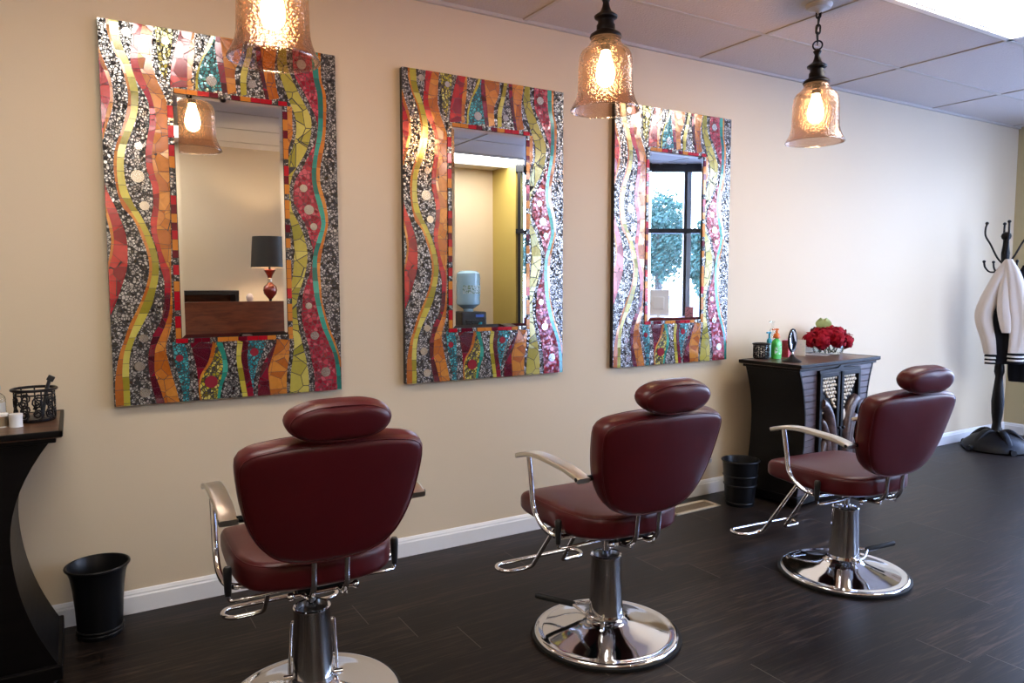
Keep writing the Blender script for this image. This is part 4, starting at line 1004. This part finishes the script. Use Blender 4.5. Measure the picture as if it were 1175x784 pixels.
for k in range(4):
    a = k*PI/2+.55; ca, sa = math.cos(a), math.sin(a)
    b = MB(); b.tube(catmull([(ca*r, sa*r, z) for r, z in ((.02,1.52),(.055,1.57),(.10,1.67),(.135,1.74),(.138,1.80),(.130,1.835))], 8), .0075, 8); b.sph((ca*.130, sa*.130, 1.842), .013, 10, 8); b.build('hook', M['iron'], t)
    a += .4; ca, sa = math.cos(a), math.sin(a)
    b = MB(); b.tube(catmull([(ca*r, sa*r, z) for r, z in ((.02,1.50),(.06,1.455),(.11,1.45),(.145,1.485),(.155,1.525))], 8), .007, 8); b.sph((ca*.155, sa*.155, 1.532), .012, 10, 8); b.build('hook', M['iron'], t)
M['cream_cloth'] = simple('cream_jacket_cloth', (.56,.49,.44), .8, bump=.3, bscale=500, var=.06)
M['navy_cloth'] = simple('black_navy_cloth', (.006,.006,.009), .9, spec=.15, bump=.3, bscale=400)
M['white_knit'] = simple('white_knit_stripe', (.62,.60,.58), .9)
def drape(b, secs, folds, amp, seg=40, seed=0):
    """cloth tube: secs = (cx,cy,z,rx,ry)"""
    S = []
    P = [Vector((s[0],s[1],s[2])) for s in secs]; A = [Vector((s[3],s[4],0)) for s in secs]
    P = catmull(P, 5); A = catmull(A, 5); rings = []
    for i, (p, q) in enumerate(zip(P, A)):
        f = i/(len(P)-1); ring = []
        for k in range(seg):
            a = 2*PI*k/seg; w = 1+amp*math.sin(folds*a+seed+1.5*f)*min(1, .3+f)+amp*.5*math.sin((folds*2+1)*a+seed*2-2*f)
            ring.append(p+Vector((q.x*math.cos(a)*w, q.y*math.sin(a)*w, 0)))
        rings.append(ring)
    b.rings(rings)
t.scale = (1,1,.966)
# direction to the camera's left at the rack is roughly -x +y ; the jacket hangs on the camera side
JX, JY = CR.x-.085, CR.y-.055
rx = Vector((.56,-.83,0)).normalized()      # across the jacket as it faces the room
def JP(a, f, z):
    a *= .88; f *= .9; z = 1.49+(z-1.545)*.90
    return (JX+rx.x*a-rx.y*f*-1*0+(-.83)*f, JY+rx.y*a+(-.56)*f, z)
j = empty('varsity_jacket', (0,0,0), 0, 'cream jacket with black and white striped cuffs hanging on the coat rack', 'jacket')
def dr2(name, secs, m, par, folds=4, amp=.10, seed=0, rot=rx):
    b = MB(); P = [Vector(JP(s[0], s[1], s[2])) for s in secs]; A = [Vector((s[3],s[4],0)) for s in secs]
    P = catmull(P, 6); A = catmull(A, 6); rings = []; nrm = Vector((-.83,-.56,0))
    for i, (p, q) in enumerate(zip(P, A)):
        f = i/(len(P)-1); ring = []
        for k in range(36):
            a = 2*PI*k/36; w = .9+amp*math.sin(folds*a+seed+1.7*f)*min(1,.25+1.2*f)+amp*.5*math.sin((folds+3)*a-seed-2.4*f)
            ring.append(p+rx*(q.x*math.cos(a)*w)+nrm*(q.y*math.sin(a)*w))
        rings.append(ring)
    b.rings(rings); return b.build(name, m, par, angle=80)
dr2('jacket_body', [(-.01,.02,1.50,.02,.02),(-.01,.02,1.42,.055,.05),(.0,.01,1.25,.10,.065),(.01,.0,1.05,.125,.07),(.02,.0,.85,.13,.075),(.02,.0,.66,.125,.07)], M['navy_cloth'], j, 5, .07, 1)
dr2('sleeve', [(-.005,.05,1.545,.022,.02),(-.05,.055,1.42,.055,.05),(-.125,.04,1.20,.075,.055),(-.150,.03,1.05,.075,.05),(-.105,.03,.86,.062,.045),(-.085,.03,.74,.052,.04)], M['cream_cloth'], j, 3, .10, 2)
dr2('sleeve', [(.0,.075,1.550,.024,.02),(.035,.095,1.42,.055,.045),(.075,.095,1.20,.080,.055),(.105,.085,1.02,.080,.055),(.10,.08,.85,.072,.05),(.085,.08,.76,.060,.045)], M['cream_cloth'], j, 3, .12, 5)
dr2('front_panel', [(-.002,.085,1.50,.02,.012),(-.02,.105,1.35,.04,.02),(-.02,.11,1.15,.05,.024),(-.0,.11,.99,.042,.02),(.005,.11,.93,.03,.016)], M['cream_cloth'], j, 3, .10, 3)
for cx, f, z, r1, r2 in ((-.084,.03,.735,.053,.041),(.084,.08,.755,.062,.047)):
    for k in range(5):
        c = dr2('cuff', [(cx,f,z-.016*k,r1-.001*k,r2-.001*k),(cx,f,z-.008-.016*k,r1-.001*k,r2-.001*k),(cx,f,z-.016-.016*k,r1-.001*k,r2-.001*k)], M['white_knit'] if k in (1,3) else M['navy_cloth'], j, 3, .03, 2)
        c['label'] = 'white knit stripe of the cuff' if k in (1,3) else 'black knit stripe of the cuff'
c2 = empty('dark_coat', (0,0,0), 0, 'black coat hanging behind the cream jacket on the coat rack', 'coat')
def shift(secs, da, df): return [(a+da, f+df, z, r, q) for a, f, z, r, q in secs]
dr2('coat_body', shift([(.0,.0,1.50,.03,.02),(.01,.0,1.40,.075,.05),(.02,.0,1.20,.11,.06),(.03,.0,.95,.12,.07),(.04,.0,.60,.13,.075),(.04,.0,.50,.125,.07)], .165, -.10), M['navy_cloth'], c2, 5, .08, 4)
dr2('sleeve', shift([(.03,.03,1.40,.04,.04),(.09,.05,1.20,.055,.05),(.11,.05,.95,.05,.045),(.10,.05,.72,.045,.04)], .165, -.10), M['navy_cloth'], c2, 3, .08, 6)

# ------------------------------------------------------------------ the room behind the camera, seen in the mirrors
M['desk'] = wood('reddish_brown_desk_veneer', (88,40,24), (128,66,40), .28, 3., (2,2,10), coat=.4)
M['deskdark'] = simple('black_desk_trim', (.012,.010,.010), .35)
d = empty('reception_desk', (.70,-3.37,0), 0, 'reddish brown reception desk reflected in the nearest mirror glass', 'desk')
b = MB()
pts = [(0,0),(.0,1.05),(.012,1.105),(.05,1.142),(.11,1.152),(.90,1.152),(.90,0)]
b.prism(pts, -.03, 0); b.build('front_panel', M['desk'], d, smooth=False)
b = MB(); b.prism([(-.012,1.0),(-.010,1.055),(.004,1.115),(.046,1.155),(.108,1.166),(.90,1.166),(.90,1.152),(.11,1.152),(.05,1.142),(.012,1.105),(.0,1.05),(0,1.0)], -.05, .012); b.build('edge_moulding', M['desk'], d, smooth=False)
b = MB(); b.box((.45,-.27,.735),(.88,.44,.03), bev=.004); b.build('worktop', M['desk'], d, smooth=False)
for x in (.02,.88): MB().box((x,-.27,.36),(.03,.42,.72)).build('side_panel', M['desk'], d, smooth=False)
b = MB(); b.box((.945,-.02,.55),(.075,.075,1.10), bev=.006); b.build('end_post', M['white_paint'], d, smooth=False)
b = MB(); b.box((1.14,-.02,.565),(.30,.03,1.13), bev=.004); b.build('return_panel', M['desk'], d, smooth=False)
t = empty('desk_hutch', (.90,-4.18,0), 0, 'dark shelf unit behind the reception desk, reflected in the nearest mirror', 'shelf')
b = MB(); b.box((.0,0,1.235),(.86,.32,.04), bev=.003); b.build('hutch_top', M['deskdark'], t, smooth=False)
for x in (-.415,.415): MB().box((x,0,.61),(.03,.30,1.21)).build('hutch_side', M['deskdark'], t, smooth=False)
MB().box((0,-.14,.62),(.80,.02,1.19)).build('hutch_back', M['desk'], t, smooth=False)
for z in (.40,.80,1.05): MB().box((0,0,z),(.80,.28,.025)).build('shelf_board', M['deskdark'], t, smooth=False)
t = empty('side_counter', (1.72,-4.12,0), 0, 'brown back counter carrying the black-shaded lamp, seen in the nearest mirror', 'counter')
MB().box((0,0,1.005),(.74,.42,.03), bev=.004).build('counter_top', M['desk'], t, smooth=False)
MB().box((0,0,.495),(.70,.38,.99), bev=.003).build('counter_body', M['desk'], t, smooth=False)
for s in (-1,1):
    dd = MB(); dd.box((s*.172,.196,.50),(.33,.018,.90), bev=.003); do = dd.build('door', M['desk'], t, smooth=False)
    MB().sph((s*.03,.212,.55),.011,12,8).build('knob', M['iron'], do)
# table lamp
lp = empty('table_lamp', (1.615,-4.03,1.0205), 0, 'table lamp with black drum shade and red glass base, reflected in the nearest mirror', 'lamp')
M['lampbulb'] = emis('table_lamp_bulb', (1.0,.78,.54), 700.)
M['amberred'] = simple('deep_red_glass_lamp_base', (.20,.02,.012), .12, .2, coat=.7)
b = MB(); b.lathe([(.075,0),(.078,.008),(.060,.018),(.020,.026),(.010,.035)], seg=28); b.build('foot', M['iron'], lp)
b = MB(); b.lathe([(.010,.034),(.011,.13),(.016,.15)], seg=16); b.build('stem', M['iron'], lp)
b = MB(); b.lathe([(.016,.150),(.030,.165),(.058,.20),(.066,.235),(.058,.270),(.030,.295),(.020,.31)], seg=28); b.build('glass_ball', M['amberred'], lp)
b = MB(); b.lathe([(.018,.31),(.022,.318),(.018,.33),(.022,.342),(.016,.35)], seg=20); b.build('collar', M['brushed'], lp)
b = MB(); b.lathe([(.018,.35),(.026,.375),(.056,.425),(.052,.43),(.01,.43)], seg=24); b.build('glass_cup', M['amberred'], lp)
b = MB(); b.lathe([(.010,.43),(.010,.53)], seg=12); b.build('socket', M['iron'], lp)
b = MB(); b.lathe([(.006,.53),(.022,.545),(.028,.57),(.022,.60),(.008,.615)], seg=20); b.build('bulb', M['lampbulb'], lp)
M['shade'] = simple('black_lampshade_fabric', (.010,.009,.010), .45)
M['shadein'] = simple('gold_lampshade_lining', (.75,.62,.42), .5)
b = MB(); b.lathe([(.170,.450),(.150,.740)], seg=48, cap0=False, cap1=False); b.build('lamp_shade', M['shade'], lp)
b = MB(); b.lathe([(.1685,.450),(.1485,.740)], seg=48, cap0=False, cap1=False); b.build('shade_lining', M['shadein'], lp)
b = MB()
for k in range(3):
    a = 2*PI*k/3; b.cyl((0,0,.735),(.149*math.cos(a),.149*math.sin(a),.735),.003,6)
b.cyl((0,0,.53),(0,0,.75),.004,8); b.build('shade_fitter', M['brushed'], lp)
# small white ornament on the desk hutch side
t = empty('white_figurine', (1.42,-4.0,1.0205), 0, 'small pale bust ornament left of the lamp, reflected in the nearest mirror', 'ornament')
M['bisque'] = simple('pale_bisque', (.72,.60,.56), .5)
b = MB(); b.box((0,0,.035),(.11,.07,.07), bev=.005); b.build('plinth', M['label_white'], t, smooth=False)
b = MB(); b.lathe([(.034,.07),(.040,.085),(.020,.115),(.022,.13),(.032,.155),(.033,.175),(.022,.198),(.008,.206)], seg=24); b.build('bust', M['bisque'], t)
# water cooler
wc = empty('water_cooler', (3.83,-4.19,0), 0, 'black water cooler with blue bottle, reflected in the middle mirror glass', 'water cooler')
M['bluewater'] = simple('blue_water_bottle', lin((150,190,215)), .12, alpha=1., coat=.5)
b = MB(); b.box((0,0,.50),(.31,.30,1.0), bev=.02); b.build('cabinet', M['black_plastic'], wc, smooth=False)
b = MB(); b.box((0,.157,.80),(.22,.02,.22), bev=.004); b.build('tap_recess', M['deskdark'], wc, smooth=False)
for s in (-1,1):
    b = MB(); b.cyl((s*.05,.165,.86),(s*.05,.20,.86),.014,12); b.box((s*.05,.20,.875),(.02,.03,.02), bev=.003); b.build('tap', M['teal_plastic'] if s > 0 else M['black_plastic'], wc, smooth=False)
b = MB(); b.box((.06,.162,.955),(.10,.004,.03)); b.build('control_panel', simple('control_panel_blue', (.05,.12,.45), .3), wc, smooth=False)
b = MB(); b.lathe([(.055,1.0),(.06,1.03),(.13,1.08),(.137,1.11),(.132,1.15),(.137,1.19),(.137,1.30),(.132,1.335),(.137,1.37),(.130,1.43),(.10,1.455),(.02,1.46)], seg=32); bt = b.build('water_bottle', M['bluewater'], wc)
b = MB(); b.rings([[(.1385*math.cos(a),.1385*math.sin(a),z) for a in [PI*.2+PI*.6*i/14 for i in range(15)]] for z in (1.20,1.295)], closed=False); b.build('bottle_label', mark_label('water_bottle_print', (.35,.50,.60), (.10,.20,.12), (.65,.70,.72)), bt)
# counter with monitor and card by the storefront
ct = empty('window_counter', (5.36,-2.62,0), ang, 'dark red counter in front of the window, at the foot of the far mirror glass', 'counter')
M['redwood'] = wood('dark_red_counter_wood', (96,30,32), (130,48,46), .35, 4., (2,10,10))
MB().box((0,0,.945),(1.10,.42,.03), bev=.004).build('counter_top', M['redwood'], ct, smooth=False)
for s in (-1,1): MB().box((s*.50,0,.465),(.04,.36,.93), bev=.003).build('side_panel', M['redwood'], ct, smooth=False)
MB().box((0,.15,.50),(.96,.02,.86)).build('back_panel', M['redwood'], ct, smooth=False)
mo = empty('computer_monitor', (5.20,-2.56,.9605), ang+math.radians(4), 'white computer monitor seen from behind, reflected in the far mirror', 'monitor')
b = MB(); b.box((0,0,.155),(.22,.035,.27), bev=.012); b.build('monitor_shell', M['white_plastic'], mo, smooth=False)
b = MB(); b.box((0,.022,.15),(.11,.02,.13), bev=.006); b.build('rear_housing', M['white_plastic'], mo, smooth=False)
b = MB(); b.box((0,-.0182,.16),(.20,.002,.23)); b.build('screen', M['black_plastic'], mo, smooth=False)
b = MB(); b.lathe([(.07,0),(.072,.004),(.02,.010),(.016,.05)], seg=24); b.build('stand', M['white_plastic'], mo)
cd = empty('display_card', (5.47,-2.39,.9605), ang, 'small pink printed card standing on the counter, reflected in the far mirror', 'card')
b = MB(); R = Matrix.Rotation(-.15,4,'X'); b.box((0,0,.056),(.085,.003,.11), R); b.build('card_front', mark_label('pink_display_print', (.55,.22,.26), (.12,.10,.10), (.60,.45,.40)), cd, smooth=False)
b = MB(); b.box((0,-.022,.045),(.05,.002,.09), Matrix.Rotation(.35,4,'X')); b.build('card_strut', M['paper'], cd, smooth=False)

# ------------------------------------------------------------------ world, camera, view
w = bpy.data.worlds.new('World'); sc.world = w; w.use_nodes = True
nt = w.node_tree; nt.nodes.clear()
bg = nt.nodes.new('ShaderNodeBackground'); ow = nt.nodes.new('ShaderNodeOutputWorld')
tc = nt.nodes.new('ShaderNodeTexCoord'); sx_ = nt.nodes.new('ShaderNodeSeparateXYZ'); rp = nt.nodes.new('ShaderNodeValToRGB')
nt.links.new(tc.outputs['Generated'], sx_.inputs[0]); nt.links.new(sx_.outputs[2], rp.inputs[0]); nt.links.new(rp.outputs[0], bg.inputs[0])
rp.color_ramp.elements[0].position = 0; rp.color_ramp.elements[0].color = (.70,.78,1,1)
rp.color_ramp.elements[1].position = .7; rp.color_ramp.elements[1].color = (.36,.50,1,1)
bg.inputs[1].default_value = SKY; nt.links.new(bg.outputs[0], ow.inputs[0])

f_, yaw, pit, rol = 836.42, .5408, -.08, -.0015
fw = Vector((math.sin(yaw)*math.cos(pit), math.cos(yaw)*math.cos(pit), math.sin(pit)))
r0 = Vector((math.cos(yaw), -math.sin(yaw), 0)); u0 = r0.cross(fw)
r_ = r0*math.cos(rol)+u0*math.sin(rol); u_ = -r0*math.sin(rol)+u0*math.cos(rol)
cam = bpy.data.cameras.new('Camera'); co_ = bpy.data.objects.new('Camera', cam); col.objects.link(co_)
mt = Matrix((r_, u_, -fw)).transposed().to_4x4(); mt.translation = Vector((0,-3.2208,1.3191)); co_.matrix_world = mt
cam.sensor_fit = 'HORIZONTAL'; cam.sensor_width = 36; cam.lens = f_*36/1175; cam.clip_start = .05
sc.camera = co_
vs = sc.view_settings; vs.view_transform = 'Standard'; vs.look = 'None'; vs.gamma = 1; vs.exposure = EXPO; vs.use_curve_mapping = False
cy = sc.cycles
cy.use_denoising = True; cy.max_bounces = 10; cy.diffuse_bounces = 5; cy.glossy_bounces = 6; cy.transparent_max_bounces = 24; cy.sample_clamp_indirect = 6.
cy.caustics_reflective = False; cy.caustics_refractive = False
